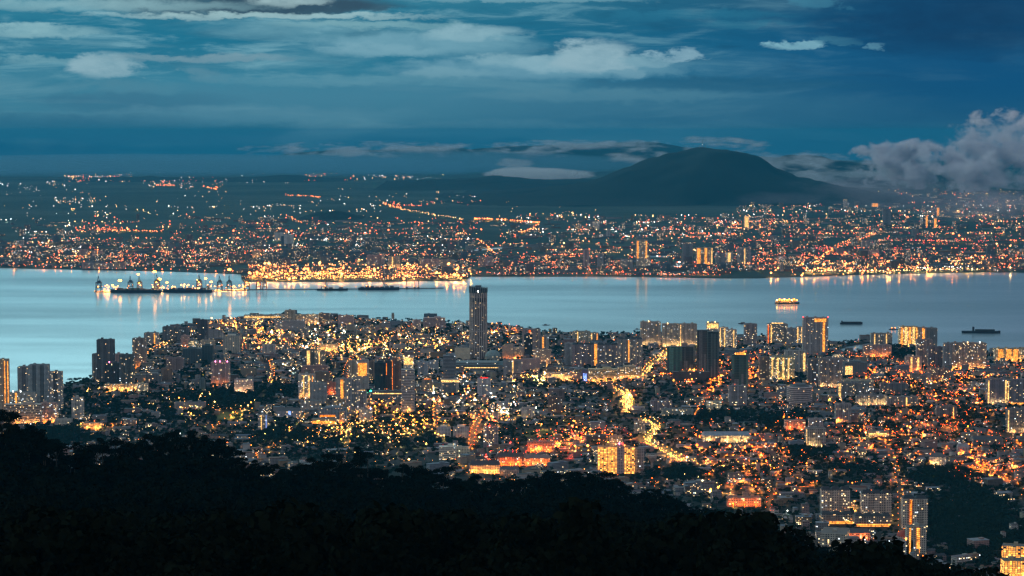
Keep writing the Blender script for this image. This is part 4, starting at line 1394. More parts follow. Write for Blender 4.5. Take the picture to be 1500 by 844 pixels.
T(1382, 1394, 503, 542, 'grey end tower against the long apartment wall', col=(.28, .29, .30), lit=.06)
T(1394, 1445, 503, 541, 'long apartment wall with many lit windows and bright foot', col=(.44, .34, .28), lit=.24, flood=G_, lamp=[('warm', .45), ('white', .8)])
T(1327, 1350, 523, 545, 'pink striped block glowing above the orange road', col=(.58, .38, .32), lit=.12, strips=[(.3, .4, 'warm'), (.72, .84, 'warm')], flood='orange')
T(1457, 1506, 511, 530, 'long low block with glowing yellow walls at the picture edge', col=(.6, .5, .32), lit=.4, strips=[(.1, .25, G_), (.35, .5, G_), (.55, .7, G_)], flood=G_)
T(1446, 1475, 556, 592, 'mauve twin slab with two white light columns', col=(.26, .23, .26), lit=.12, strips=[(.03, .1, 'warm'), (.9, .97, 'warm')], flood='warm')
T(1474, 1508, 557, 592, 'mauve slab at the picture edge behind a gold-lit deck', col=(.25, .23, .25), lit=.15, strips=[(.05, .1, 'warm')], pod=(1.0, 9, G_))
T(1476, 1508, 600, 634, 'plain brown slab with dotted windows and a bright lit base', col=(.24, .21, .20), lit=.13, flood='warm', strips=[(.0, .05, 'warm')])
T(1224, 1247, 592, 619, 'single pale tower among the dark right-hand gardens', col=(.34, .32, .31), lit=.08)
T(1181, 1210, 628, 655, 'pale square block with bright white base lights', col=(.34, .32, .29), lit=.10, flood='warm', strips=[(.0, .03, 'warm')])
T(1185, 1206, 614, 632, 'upper set-back block behind the pale square block', col=(.34, .32, .32), lit=.12)
T(1255, 1300, 580, 594, 'low long flats with white lit ground floor', col=(.30, .29, .28), lit=.12, flood='warm')
T(1300, 1345, 582, 596, 'low long flats continuing the row, with one light column', col=(.30, .29, .28), lit=.10, strips=[(.6, .64, 'warm')])
T(1372, 1402, 596, 612, 'dark low flats with one narrow light column', col=(.2, .18, .17), lit=.08, strips=[(.8, .84, 'warm')])
T(1290, 1330, 562, 578, 'dark slab flats under the orange-lit road', col=(.2, .2, .2), lit=.1)
T(1360, 1390, 540, 556, 'brown shophouse block beside the orange road', col=(.3, .2, .16), lit=.2)
# ---- lower town
T(1203, 1245, 718, 752, 'dark-capped apartment block, first of the three in the wooded valley', col=(.52, .42, .36), lit=.16, hat=(.05, .04, .045), d=22)
T(1262, 1306, 723, 757, 'dark-capped apartment block, middle of the three in the wooded valley', col=(.52, .43, .37), lit=.17, hat=(.05, .04, .045), d=22)
T(1322, 1359, 731, 775, 'dark-capped apartment block with an orange light column, last of the three', col=(.50, .45, .38), lit=.14, hat=(.04, .045, .05), strips=[(.28, .36, 'amber')], d=22)
T(1203, 1250, 754, 768, 'stepped terrace row with added foot glow, nearer the first valley block', col=(.33, .27, .23), lit=.2, hat=(.07, .06, .06), sign=(.02, .98, .05, .28, G_))  # gold band is an added glow in place of flood light
T(1252, 1306, 757, 772, 'stepped terrace row with added foot glow, nearer the middle valley block', col=(.33, .27, .23), lit=.2, hat=(.07, .06, .06), sign=(.02, .98, .05, .28, G_))  # same added glow band along the foot, no sign
T(1202, 1251, 783, 818, 'broad grey flats with a wide many-ridged brown roof', col=(.42, .42, .36), lit=.14, roof=(.22, .18, .16), d=60, rz=-.25, name='apartment_block')
T(1230, 1275, 776, 792, 'shophouse arcade flooded with red-orange light', 'hall', col=(.5, .3, .2), lit=.4, roof=(.12, .10, .11), flood='orange', d=30, **SHP)
T(1328, 1357, 772, 812, 'tall flats with two rows of golden corridor lights', col=(.40, .40, .36), lit=.12, strips=[(.12, .2, G_), (.5, .66, G_)], d=18)
T(1314, 1340, 792, 812, 'stepped white building with a red domed roof', 'low', col=(.45, .47, .48), lit=.15, lamp=[('gold', .5)], **SHP)
T(1468, 1512, 801, 826, 'slanting flats with rows of lit corridors at the lower picture edge', 'slab', col=(.4, .36, .26), lit=.93, mat='cor', rz=-.3)
T(1470, 1515, 822, 850, 'gold corridor flats in the lowest corner', 'slab', col=(.5, .4, .24), lit=.93, mat='cor', flood=G_)
T(1426, 1470, 640, 652, 'long dark shed roof under the brown slab', 'hall', col=DG, lit=.05, roof=(.10, .10, .11), d=40, name='shed', cat='shed')
T(876, 904, 655, 694, 'blazing gold corridor flats, first wing of the pair', col=(.55, .42, .26), lit=.93, mat='cor', d=16)
T(904, 914, 652, 694, 'pink stair core between the two blazing gold wings', 'low', col=(.55, .36, .34), lit=.04, d=20, lamp=[('pink', .3), ('red', .8)])
T(914, 930, 656, 694, 'blazing gold corridor flats, second wing of the pair', col=(.55, .42, .26), lit=.93, mat='cor', d=16)
T(930, 944, 657, 693, 'grey end wing of the gold corridor flats', col=(.34, .32, .33), lit=.12)
T(893, 912, 640, 658, 'gold flats just behind the two blazing wings', col=(.55, .42, .3), lit=.3, flood=G_)
T(1030, 1100, 634, 648, 'long depot shed with pale blue-grey roof and lit open side', 'hall', col=(.4, .36, .28), lit=.35, roof=(.34, .38, .44), d=46, flood='warm', name='depot_shed', cat='shed')
T(970, 1016, 600, 609, 'flat grey-roofed school with a bright diagonal canopy', 'low', col=(.3, .32, .28), lit=.3, name='school', cat='school')
T(640, 660, 626, 640, 'colonnaded colonial school wing in pale stone, first half', 'dark', col=(.45, .47, .48), lit=.02, roof=(.09, .12, .14), name='school', cat='school')
T(664, 686, 626, 641, 'colonnaded colonial school wing in pale stone, second half', 'dark', col=(.45, .47, .48), lit=.02, roof=(.09, .12, .14), name='school', cat='school')
T(643, 668, 655, 674, 'white office block with lit window rows above the hill crest', 'bands', col=(.66, .64, .55), lit=.55, **OFF)
T(667, 688, 655, 670, 'long side wing of the white office block', 'low', col=(.62, .58, .45), lit=.15, roof=(.25, .27, .28), **OFF)
T(688, 732, 676, 694, 'wide hipped-roof hotel with lit cream wall by the hill crest', 'hall', col=(.62, .48, .33), lit=.12, roof=(.09, .07, .08), d=34, flood=G_, name='hotel', cat='hotel')
T(708, 730, 626, 656, 'apartment tower with red roof beacon and speckled windows', col=(.30, .24, .25), lit=.28, lamp=[('red', .4)])
T(728, 768, 664, 682, 'red-lit shophouse terrace near the crest', 'hall', col=(.5, .25, .15), lit=.3, roof=(.14, .10, .09), flood='orange', **SHP)
T(732, 760, 684, 698, 'pink shophouse terrace half hidden by crest trees', 'hall', col=(.5, .3, .25), lit=.25, roof=(.16, .15, .16), **SHP)
T(772, 812, 648, 662, 'four-storey terrace washed in red-orange light', 'low', col=(.5, .26, .18), lit=.15, flood='orange', **SHP)
T(765, 806, 667, 682, 'long orange-lit market roof below the red-washed terrace', 'hall', col=(.55, .35, .2), lit=.5, roof=(.35, .25, .22), flood='orange', name='market_hall', cat='market hall')
T(764, 784, 598, 612, 'white four-storey block beside dark trees', col=(.55, .54, .52), lit=.12)
T(803, 824, 582, 605, 'brown roughcast tower in the middle houses', col=(.17, .11, .09), lit=.08)
T(816, 827, 572, 588, 'slim brown block behind the brown roughcast tower', col=(.18, .13, .12), lit=.06)
T(953, 985, 588, 602, 'long mauve flats with dotted windows', col=(.32, .26, .28), lit=.15)
T(1036, 1057, 588, 601, 'small bright green-white lit office', 'low', col=(.5, .5, .35), lit=.6, **OFF)
T(929, 945, 618, 635, 'pale block beside the bend of the bright avenue', col=(.45, .38, .3), lit=.25)
T(1065, 1115, 730, 742, 'low orange-lit flats above the dark slope', col=(.5, .32, .22), lit=.2, flood='orange')
T(466, 508, 598, 618, 'blue-grey civic block with a band of orange windows', 'dark', col=(.20, .25, .30), lit=.12, sign=(.05, .6, .35, .5, 'amber'), name='civic_building', cat='civic building')
T(457, 492, 614, 624, 'low arcade with two long yellow light bands', 'low', col=(.4, .34, .2), lit=.1, sign=(.02, .98, .3, .75, G_), **SHP)
T(497, 504, 604, 622, 'narrow block lit orange beside the blue-grey civic block', 'low', col=(.5, .35, .22), lit=.2, flood='amber')
T(486, 506, 586, 604, 'ochre block with a row of lit bays', col=(.42, .34, .24), lit=.3)
T(440, 470, 588, 604, 'long pale arcaded building west of the ochre block', 'low', col=(.42, .38, .34), lit=.1)
T(526, 545, 600, 618, 'white block with purple roof sign', 'low', col=(.5, .48, .42), lit=.25, lamp=[('blue', .9)])
T(378, 392, 608, 630, 'white office with purple light columns', col=(.4, .4, .42), lit=.2, strips=[(.84, .88, 'blue'), (.3, .4, 'warm')], **OFF)
T(405, 440, 598, 612, 'terrace with purple lit gables', 'hall', col=(.4, .38, .42), lit=.35, sign=(.5, .6, .3, .7, 'blue'), **SHP)
T(1361, 1388, 664, 684, 'long pale building with a white lit slanting side wall', 'hall', col=(.6, .56, .5), lit=.3, rz=-.5, flood='warm', name='school', cat='school')
T(1403, 1420, 650, 666, 'temple-like hall with a pale pyramid roof', 'hall', col=(.42, .36, .34), lit=.1, roof=(.4, .4, .42), name='temple', cat='temple')
T(1272, 1302, 632, 640, 'low row with three yellow lit windows strips', 'low', col=(.4, .38, .25), lit=.5, sign=(.02, .9, .3, .7, 'warm'), **SHP)
T(1150, 1180, 616, 630, 'low hall beside a courtyard full of red-orange light', 'low', col=(.5, .3, .22), lit=.2, flood='orange', **SHP)
T(80, 104, 614, 624, 'low white building by the shopping block', 'low', col=(.5, .48, .42), lit=.1, **SHP)
T(122, 148, 620, 630, 'low hall flooded with orange light among the trees', 'low', col=(.5, .36, .22), lit=.3, flood=G_, **SHP)
T(152, 214, 563, 574, 'long white flats with brightly lit courtyard', 'low', col=(.5, .45, .32), lit=.45, flood=G_, d=16)
T(200, 216, 562, 578, 'pale cubic block beside the long white flats', 'low', col=(.5, .47, .36), lit=.5)
T(1225, 1268, 597, 606, 'long dark shed with grey roof in the gardens', 'hall', col=DG, lit=.05, roof=(.2, .22, .26), d=26, name='shed', cat='shed')
T(255, 300, 590, 600, 'low dark school block with a red-lit end', 'low', col=(.25, .25, .27), lit=.06, name='school', cat='school')

# ---- the great round tower (65 storeys) with podium and dome
cx, cyy = G(700.5, 528, 1.6)
Rk = 26 * cyy / FPX / 2
cyy += Rk
hk = zat(419, cyy - Rk) - 1.6
kt = empty('round_skyscraper', cx, cyy, 1.6)
N12 = 24
m = MB(); m.seed = 0
hs = hk * .905
m.cyl(0, 0, 0, hs, Rk * .955, n=N12, col=(.28, .23, .21), lit=.12)
m.build('shaft', M['facade'], kt)
f = MB()
for k in range(N12):
    a = 2 * pi * (k + .5) / N12
    f.box(Rk * .975 * cos(a), Rk * .975 * sin(a), 0, hs, 1.5 if k % 4 else 2.6, 2.0, (.66, .57, .53), rz=a)
f.build('upright_fins', M['roofing'], kt)
for zf in (.42, .43, .80):
    f = MB(); f.cyl(0, 0, hs * zf, hs * zf + 2.0, Rk * 1.0, n=N12, col=(.42, .38, .36)); f.build('ring_band', M['roofing'], kt)
f = MB(); f.cyl(0, 0, hs * .865, hs * .925, Rk * .985, n=N12, col=(.05, .06, .065), lit=.03); f.build('dark_storeys', M['facade'], kt)
f = MB()
top = lambda x, y: hk * (.985 - .012 * x / Rk)
poly = [(Rk * 1.04 * cos(2 * pi * k / N12), Rk * 1.04 * sin(2 * pi * k / N12)) for k in range(N12)]
f.prism(poly, hs + .02, lambda x, y: hk * .972 - hk * .012 * x / Rk, (.035, .05, .055), .03, (.05, .06, .06), bottom=True)
cr = f.build('crown', M['facade'], kt)
f = MB()
for k in range(N12):
    a = 2 * pi * k / N12
    f.box(Rk * 1.04 * cos(a), Rk * 1.04 * sin(a), hs, hk * .985 - hk * .012 * cos(a), 1.2, 1.2, (.3, .32, .33), rz=a)
f.box(0, 0, hk * .96, hk, Rk * .7, Rk * .6, (.12, .14, .15))
f.build('parapet', M['roofing'], cr)
f = MB(); f.ball((0, -Rk * 1.05, hs + 5), 2.2); f.build('roof_lamp', M['lamp_white'], kt)
tag(kt, 'tallest tower, round and ribbed, with dark slanting crown, rising above the old town', 'skyscraper')
occupy(cx, cyy, Rk * 2, Rk * 2)
pc = G(698, 546, 1.6)
pd = empty('shopping_podium', pc[0], pc[1] + 60, 1.6)
f = MB(); f.box(0, 0, 0, 22, 175, 110, (.22, .24, .24), .04, (.12, .15, .16)); f.box(0, -6, 22.02, 27, 120, 60, (.3, .33, .33), .05); f.build('wall', M['facade'], pd)
strip_part(pd, -80, 84, 13, 15, -55.4, 'warm', 'lit_gallery')
tag(pd, 'wide dark podium with one pale light line at the foot of the round tower', 'shopping centre')
occupy(pc[0], pc[1] + 60, 175, 112)
dc = G(722, 530, 1.6)
dm = empty('dome_hall', dc[0], dc[1], 1.6)
f = MB()
rr = 11.5 * dc[1] / FPX
for i in range(5):
    f.cyl(0, 0, 18 + rr * .75 * sin(pi / 2 * i / 5), 18 + rr * .75 * sin(pi / 2 * (i + 1) / 5), rr * cos(pi / 2 * i / 5), max(.1, rr * cos(pi / 2 * (i + 1) / 5)), 16, (.30, .40, .40), cap=False)
f.build('dome', M['roofing'], dm)
f = MB(); f.cyl(0, 0, 0, 18, rr * 1.05, n=16, col=(.40, .42, .38), lit=.1); f.build('wall', M['facade'], dm)
tag(dm, 'pale green geodesic dome hall beside the great round tower', 'dome')
occupy(dc[0], dc[1], rr * 2.2, rr * 2.2)

# ---- water tower shaped like a funnel
wx_, wy_ = G(955, 693, 1.6)
wt = empty('water_tower', wx_, wy_, 1.6)
hw = zat(667, wy_) - 1.6
f = MB(); f.cyl(0, 0, 0, hw * .62, 3.2, 2.6, 12, (.45, .38, .34)); f.build('stem', M['roofing'], wt)
f = MB(); f.cyl(0, 0, hw * .62, hw * .88, 2.8, 9.5, 16, (.5, .42, .38), cap=False); f.cyl(0, 0, hw * .88, hw, 9.5, 9.0, 16, (.5, .42, .38)); f.build('tank', M['roofing'], wt)
tag(wt, 'funnel-shaped concrete water tower next to the blazing gold flats', 'water tower')

# ---- red dome on the stepped white building
q = G(1324, 806, 1.6)
rd = empty('dome_roof_building', q[0], q[1] + 4, 1.6)
f = MB(); f.cyl(0, 0, 0, 24, 11, n=14, col=(.45, .4, .38), lit=.2); f.build('wall', M['facade'], rd)
f = MB()
for i in range(4):
    f.cyl(0, 0, 24 + 9 * sin(pi / 2 * i / 4), 24 + 9 * sin(pi / 2 * (i + 1) / 4), 12 * cos(pi / 2 * i / 4), max(.1, 12 * cos(pi / 2 * (i + 1) / 4)), 14, (.5, .10, .07), cap=False)
f.build('dome', M['roofing'], rd)
f = MB(); f.ball((0, -14, 20), 1.6); f.build('flood_lamp', M['lamp_amber'], rd)
tag(rd, 'small round building under a red dome beside the golden corridor flats', 'domed building')

# ------------------------------------------------------------------ street lamps along the main roads
def near_lm(px, py):
    return None


lamp_pole_me = MB(); lamp_pole_me.beam((0, 0, 0), (0, 0, 9.0), .3); lamp_pole_me.beam((0, 0, 9.0), (1.8, 0, 9.4), .2)
lamp_pole_me = lamp_pole_me.mesh('pole', M['metal'])
lamp_head_me = {}
for k in EMC:
    m = MB(); m.ball((2.2, 0, 9.3), 0.95, 6, 4, .7); m.face([(1.4, -.8, 8.5), (1.4, .8, 8.5), (3.0, .8, 8.5), (3.0, -.8, 8.5)], mi=1); lamp_head_me[k] = m.mesh('lamp_head', [M['lamp_' + k], M['down_' + k]])
CN = {'orange': 'orange', 'gold': 'golden', 'amber': 'amber', 'warm': 'pale yellow', 'white': 'white'}
vis = []
for L in lamps:
    px, py = proj(L[0], L[1], 8)
    if -5 < px < 1505 and py < 850: vis.append(L)
step_ = max(1.0, len(vis) / 296.0)
rest_l = []
nl = 0
for i, (x, y, a, colr, nm, sz) in enumerate(vis):
    if int(i / step_) != int((i - 1) / step_) or i == 0:
        t = empty('street_lamp', x, y, 1.7, a)
        t.scale = (sz, sz, 1.0)
        tag(t, 'tall %s street lamp along %s' % (CN[colr], nm), 'street lamp', 'street lamps along ' + nm)
        for n_2, me in (('pole', lamp_pole_me), ('lamp_head', lamp_head_me[colr])):
            o = bpy.data.objects.new(n_2, me); COL.objects.link(o); o.parent = t
        nl += 1
    else:
        rest_l.append((x, y, 10.5, 1.0 * sz, colr))

# ------------------------------------------------------------------ houses
# zones of the picture where woods or gardens dominate: (x, y, rx, ry, strength)
WOODS = [(430, 590, 60, 14, .0), (325, 590, 75, 15, .95), (385, 575, 55, 9, .9), (290, 545, 55, 12, .8), (240, 605, 120, 26, .6), (90, 640, 60, 22, .8),
         (415, 640, 45, 14, .9), (555, 655, 60, 12, .55), (650, 648, 45, 7, .95), (590, 622, 40, 8, .6), (500, 600, 20, 6, .3), (770, 640, 60, 16, .5),
         (720, 545, 12, 8, .9), (790, 565, 45, 10, .6), (1160, 556, 24, 8, .95), (1300, 512, 35, 6, .9), (1330, 522, 30, 8, .9), (1420, 765, 72, 44, .95), (1380, 700, 50, 16, .75), (190, 600, 200, 44, .58), (520, 645, 190, 36, .6),
         (1180, 668, 40, 15, .9), (1040, 615, 70, 9, .8), (1160, 740, 50, 30, .5), (1300, 600, 70, 18, .7), (1110, 700, 60, 30, .5), (985, 700, 45, 12, .8), (1270, 690, 90, 16, .6), (1420, 612, 40, 12, .7),
         (880, 487, 40, 5, 1.), (935, 487, 20, 5, 1.), (300, 630, 120, 14, .5), (1230, 560, 30, 6, .7), (1150, 620, 40, 16, .8), (1450, 800, 60, 40, .8), (180, 590, 60, 12, .5), (640, 478, 90, 8, .4)]


def wood(px, py):
    w = 0.46 * np.ones_like(px)
    for (a, b, ra, rb, s) in WOODS:
        d = ((px - a) / ra) ** 2 + ((py - b) / rb) ** 2
        w = np.maximum(w, s * (d < 1.15))
    return w


houses, treep = [], []
yy = 3330.0
row = 0
while yy < 8650:
    xmax = yy * 760 / FPX * 1.12
    xx = -xmax + rng.uniform(0, 20)
    big = rng.random()
    while xx < xmax:
        w = rng.choice((8, 11, 14, 18, 26, 38)) * rng.uniform(.8, 1.2)
        x, y = xx + w / 2, yy + rng.uniform(-6, 6)
        xx += w + rng.uniform(3, 11)
        if not is_free(x, y): continue
        houses.append((x, y, w))
    yy += 25 + (yy - 3300) * .0011
    row += 1
HX = np.array([(h[0], h[1]) for h in houses])
hpx, hpy = 750 + HX[:, 0] / HX[:, 1] * FPX, 192 + FPX * 700 / HX[:, 1]
wd = wood(hpx, hpy)
nf_ = fbm(HX[:, 0] / 260, HX[:, 1] / 420, 31)
wd = np.clip(wd + (nf_ - .5) * 1.3 * (wd < .9), 0, 1)
isT = NR.random(len(HX)) < wd

WALLS = [('white', (.40, .39, .38)), ('cream', (.33, .29, .22)), ('pale grey', (.24, .24, .25)), ('pinkish', (.32, .22, .21)), ('bluish', (.19, .23, .28)), ('ochre', (.26, .18, .10)), ('brown', (.13, .10, .08))]
ROOFS = [('grey', (.12, .12, .13)), ('red-brown', (.18, .075, .05)), ('blue-grey', (.15, .19, .25)), ('dark', (.045, .045, .05)), ('pale metal', (.30, .32, .36)), ('rust-orange', (.22, .095, .045)), ('mauve', (.16, .125, .145))]
specs = []
for i, (x, y, w) in enumerate(houses):
    if isT[i]:
        treep.append((x, y)); continue
    d = rng.uniform(9, 15) if w < 20 else rng.uniform(12, 22)
    h = rng.choice((5, 6.5, 6.5, 8, 9.5)) if rng.random() < .82 else rng.uniform(10, 22)
    if hpy[i] < 560 and hpx[i] < 760: h *= 1.1
    rz = (fbm(np.array(x / 500.0), np.array(y / 500.0), 77) - .5) * 2.2 + rng.uniform(-.05, .05)
    wi = rng.choices(range(7), (5, 4, 4, 3, 2, 1.5, 1.5))[0]; ri = rng.choices(range(7), (5, 4, 3, 3, 2.5, 2, 2))[0]
    flat = h > 10 or rng.random() < .35
    lit = rng.choice((0, .03, .06, .12, .3, .6)) * .8
    specs.append((x, y, float(rz), w, d, h, wi, ri, flat, lit, hpx[i], hpy[i]))
# the 300 that show largest (nearest and in the open) are objects of their own
def crest_y(px): return np.interp(px, RX, RY)
score = []
for s in specs:
    vis_ = 0 < s[10] < 1500 and s[11] < crest_y(s[10]) - 6 and s[11] < 842
    score.append(-(s[3] * s[5]) / s[1] ** 2 if vis_ else 0)
order = np.argsort(score)
chosen = set(order[:300].tolist())
LM = [(proj(h[0], h[1], 0)[0], h[1], h[5]) for h in heroes]
used_lab = {}
HU = [(h[0], h[1]) for h in heroes]


def refer(x, y):
    """the nearest landmark and how (x, y) lies to it"""
    k = min(range(len(HU)), key=lambda q: (HU[q][0] - x) ** 2 + ((HU[q][1] - y) * .8) ** 2)
    dx_, dy_ = x - HU[k][0], y - HU[k][1]
    if abs(dx_) > abs(dy_) * .5:
        r = 'east of' if dx_ > 0 else 'west of'
        r = 'beside'
    else:
        r = 'behind' if dy_ > 0 else 'in front of'
    return r, LM[k][2]


SHORTL = {}


STOP = set('with beside behind by near in on between below before next of carrying standing under above lit rising at along half continuing just a the its to and against from'.split())
ALL_L = [h[5] for h in heroes]


def short(label):
    """the fewest first words that name this landmark and no other"""
    if label not in SHORTL:
        w = label.replace(',', '').split()
        o_ = [x.replace(',', '').split() for x in ALL_L if x != label]
        n = 3
        while n < len(w) and (any(x[:n] == w[:n] for x in o_) or w[n - 1] in STOP or w[n - 1] in ('tall', 'long', 'low', 'pale', 'dark', 'white', 'grey', 'lit', 'wide', 'thick', 'narrow', 'yellow', 'broad', 'mainland', 'apartment', 'office', 'bright')): n += 1
        SHORTL[label] = ' '.join(w[:min(n, 8)])
    return SHORTL[label]


def add_house(m, r, x, y, rz, w, d, h, wi, ri, flat, lit):
    m.seed = rng.randrange(1, 900) * 9.0
    m.box(x, y, -1.2, h, w, d, WALLS[wi][1], lit, ROOFS[ri][1], rz)
    if flat:
        r.box(x, y, h + .02, h + .8, w * 1.03, d * 1.03, ROOFS[ri][1], rz=rz)
        c, s_ = cos(rz), sin(rz)
        r.box(x + w * .2 * c, y + w * .2 * s_, h + .82, h + 3, w * .25, d * .35, WALLS[wi][1], rz=rz)
    else:
        r.gable(x, y, h + .02, w, d, 2.6 if w > 9 else 2.0, rz, ROOFS[ri][1], hip=2.5 if (wi + ri) % 2 else 0)


for i in chosen:
    x, y, rz, w, d, h, wi, ri, flat, lit, hx, hy = specs[i]
    t = empty('house' if h <= 10 else 'townhouse_block', x, y, 1.6, rz)
    m, r = MB(), MB()
    add_house(m, r, 0, 0, 0, w, d, h, wi, ri, flat, lit)
    m.build('wall', M['house'], t); r.build('roof', M['roofing'], t)
    rel, lm = refer(x, y)
    size = 'small' if w < 12 else 'long' if w > 24 else 'wide' if w > 17 else 'compact'
    lab = '%s %s house with %s %s roof %s the %s' % (size, WALLS[wi][0], ROOFS[ri][0], 'flat' if flat else 'pitched', rel, short(lm))
    if h > 10: lab = lab.replace('house', 'block', 1)
    tag(t, ' '.join(lab.split()[:16]), 'house' if h <= 10 else 'low block', 'houses of the lower town')

# the thousands of other houses read as one built-up mass
def boxes_np(name, rows, mat_wall, mat_roof, k_=1.0):
    A = np.array([(r[0], r[1], r[2], r[3], r[4], r[5]) for r in rows])
    n = len(A)
    wc = np.array([WALLS[r[6]][1] for r in rows]) * k_; rc = np.array([ROOFS[r[7]][1] for r in rows]) * k_
    flat = np.array([r[8] for r in rows]); lit = np.array([r[9] for r in rows])
    c, s = np.cos(A[:, 2]), np.sin(A[:, 2])
    w, d, h = A[:, 3] / 2, A[:, 4] / 2, A[:, 5]
    z0 = np.full(n, .5)
    zr = np.where(flat, h + .5, h + 2.6)
    rw = np.where(flat, w, w * .8); rd = np.where(flat, d, d * .06)
    def P(u, v, z): return np.stack([A[:, 0] + u * c - v * s, A[:, 1] + u * s + v * c, z + 1.0], -1)
    pts = [P(-w, -d, z0), P(w, -d, z0), P(w, d, z0), P(-w, d, z0), P(-w, -d, h), P(w, -d, h), P(w, d, h), P(-w, d, h),
           P(-rw, -rd, zr), P(rw, -rd, zr), P(rw, rd, zr), P(-rw, rd, zr)]
    V = np.stack(pts, 1).reshape(-1, 3)
    base = (np.arange(n) * 12)[:, None, None]
    wf = np.array([(0, 1, 5, 4), (1, 2, 6, 5), (2, 3, 7, 6), (3, 0, 4, 7)])
    rf = np.array([(4, 5, 9, 8), (5, 6, 10, 9), (6, 7, 11, 10), (7, 4, 8, 11), (8, 9, 10, 11)])
    F = np.concatenate([(base + wf[None]), (base + rf[None])], 1).reshape(-1, 4)
    mi = np.tile(np.array([0] * 4 + [1] * 5), n)
    paint = np.zeros((n, 9, 4)); paint[:, :4, :3] = wc[:, None]; paint[:, 4:, :3] = rc[:, None]; paint[:, :4, 3] = lit[:, None]
    seed = NR.integers(1, 4000, n) * 9.0
    uv = np.zeros((n, 9, 4, 2))
    for q in range(4):
        L = (w if q % 2 == 0 else d) * 2
        u0 = seed + q * 60
        uv[:, q, 0, 0] = u0; uv[:, q, 1, 0] = u0 + L; uv[:, q, 2, 0] = u0 + L; uv[:, q, 3, 0] = u0
        uv[:, q, 2, 1] = h; uv[:, q, 3, 1] = h
    o = np_mesh(name, V, [F], [mat_wall, mat_roof], mi=mi, paint=paint.reshape(-1, 4), uv=uv.reshape(-1, 2))
    o['kind'] = 'stuff'
    return o


boxes_np('distant_housing', [s for i, s in enumerate(specs) if i not in chosen], M['house'], M['roofing'])

# ------------------------------------------------------------------ trees in the town
TP = np.array(treep)
extra = []
for i in range(5200):
    y = 3350 + 5100 * rng.random() ** 1.2
    x = y * rng.uniform(-780, 780) / FPX
    if is_free(x, y): extra.append((x, y))
for (a_, b_, ra, rb, s_) in WOODS:
    if s_ < .57: continue
    for i in range(int(ra * rb * (.55 if s_ > .74 else .14))):
        x, y = G(a_ + rng.gauss(0, .5) * ra, b_ + rng.gauss(0, .5) * rb)
        if is_free(x, y): extra.append((x, y))
TP = np.concatenate([TP, TP + NR.uniform(-12, 12, TP.shape), np.array(extra)])
tpx, tpy = 750 + TP[:, 0] / TP[:, 1] * FPX, 192 + FPX * 700 / TP[:, 1]
okm = np.array([is_free(*p) for p in TP])
TP, tpx, tpy = TP[okm], tpx[okm], tpy[okm]
ks = NR.uniform(.5, .95, len(TP))
CT = [tree_template(300 + k, h * .8, r * 1.05, 70, 1.7, kd) for k, (a, kd, h, r) in enumerate(HT)]
sc_ = [-(k_ / y) if (0 < px < 1500 and py < crest_y(px) - 8 and py < 840) else 0 for (x, y), k_, px, py in zip(TP, ks, tpx, tpy)]
od = np.argsort(sc_)
city_tree = []
for k, (a, kd, h, r) in enumerate(HT):
    tv, tf, cv, cf = tree_template(400 + k, h * .8, r * 1.05, 260, 0.95, kd)
    city_tree.append((np_mesh('trunk', tv, [tf], [M['bark']], link=False), np_mesh('crown', cv, [cf], [M['leaf']], link=False)))
sel = od[:260]
for q, i in enumerate(sel):
    k = rng.randrange(8)
    x, y = float(TP[i, 0]), float(TP[i, 1])
    t = empty('garden_tree', x, y, 1.4, rng.uniform(0, 6.2))
    t.scale = (ks[i],) * 3
    rel, lm = refer(x, y)
    lab = '%s %s green tree %s the %s' % ('young' if ks[i] < .62 else 'full-grown' if ks[i] > .8 else 'middling', HT[k][0], rel, short(lm))
    tag(t, ' '.join(lab.split()[:16]), 'tree', 'trees in the town gardens')
    for nm, me in zip(('trunk', 'crown'), city_tree[k]):
        o = bpy.data.objects.new(nm, me); COL.objects.link(o); o.parent = t
ri_ = od[260:]
P3 = np.column_stack([TP[ri_], np.full(len(ri_), 1.2)])
o = scatter('town_woodland', CT, P3, ks[ri_], NR.uniform(0, 6.28, len(ri_)), M['leaf'])
o['kind'] = 'stuff'

# ------------------------------------------------------------------ the many small lights of the town
def lights_np(name, L, prefix):
    """octahedral lamps; L rows (x, y, z, r, colour)"""
    keys = list(EMC)
    A = np.array([l[:4] for l in L], float)
    ci = np.array([keys.index(l[4]) for l in L])
    o_ = np.array([(1, 0, 0), (0, 1, 0), (-1, 0, 0), (0, -1, 0), (0, 0, 1), (0, 0, -1)], float)
    o_ = np.concatenate([o_, [(-.7, -.7, -1.05), (.7, -.7, -1.05), (.7, .7, -1.05), (-.7, .7, -1.05)]])
    V = (A[:, None, :3] + o_[None] * A[:, 3][:, None, None]).reshape(-1, 3)
    f_ = np.array([(0, 1, 4), (1, 2, 4), (2, 3, 4), (3, 0, 4), (1, 0, 5), (2, 1, 5), (3, 2, 5), (0, 3, 5)])
    nq = np.arange(len(A)) * 10
    F = (f_[None] + nq[:, None, None]).reshape(-1, 3)
    F2 = np.array([(6, 9, 8, 7)])[0][None] + nq[:, None]
    o = np_mesh(name, V, [F, F2], [M[prefix + k] for k in keys] + [M[('fdown_' if prefix == 'far_' else 'down_') + k] for k in keys], mi=np.concatenate([np.repeat(ci, 8), ci + len(keys)]))
    o['kind'] = 'stuff'
    return o


TL = list(rest_l)
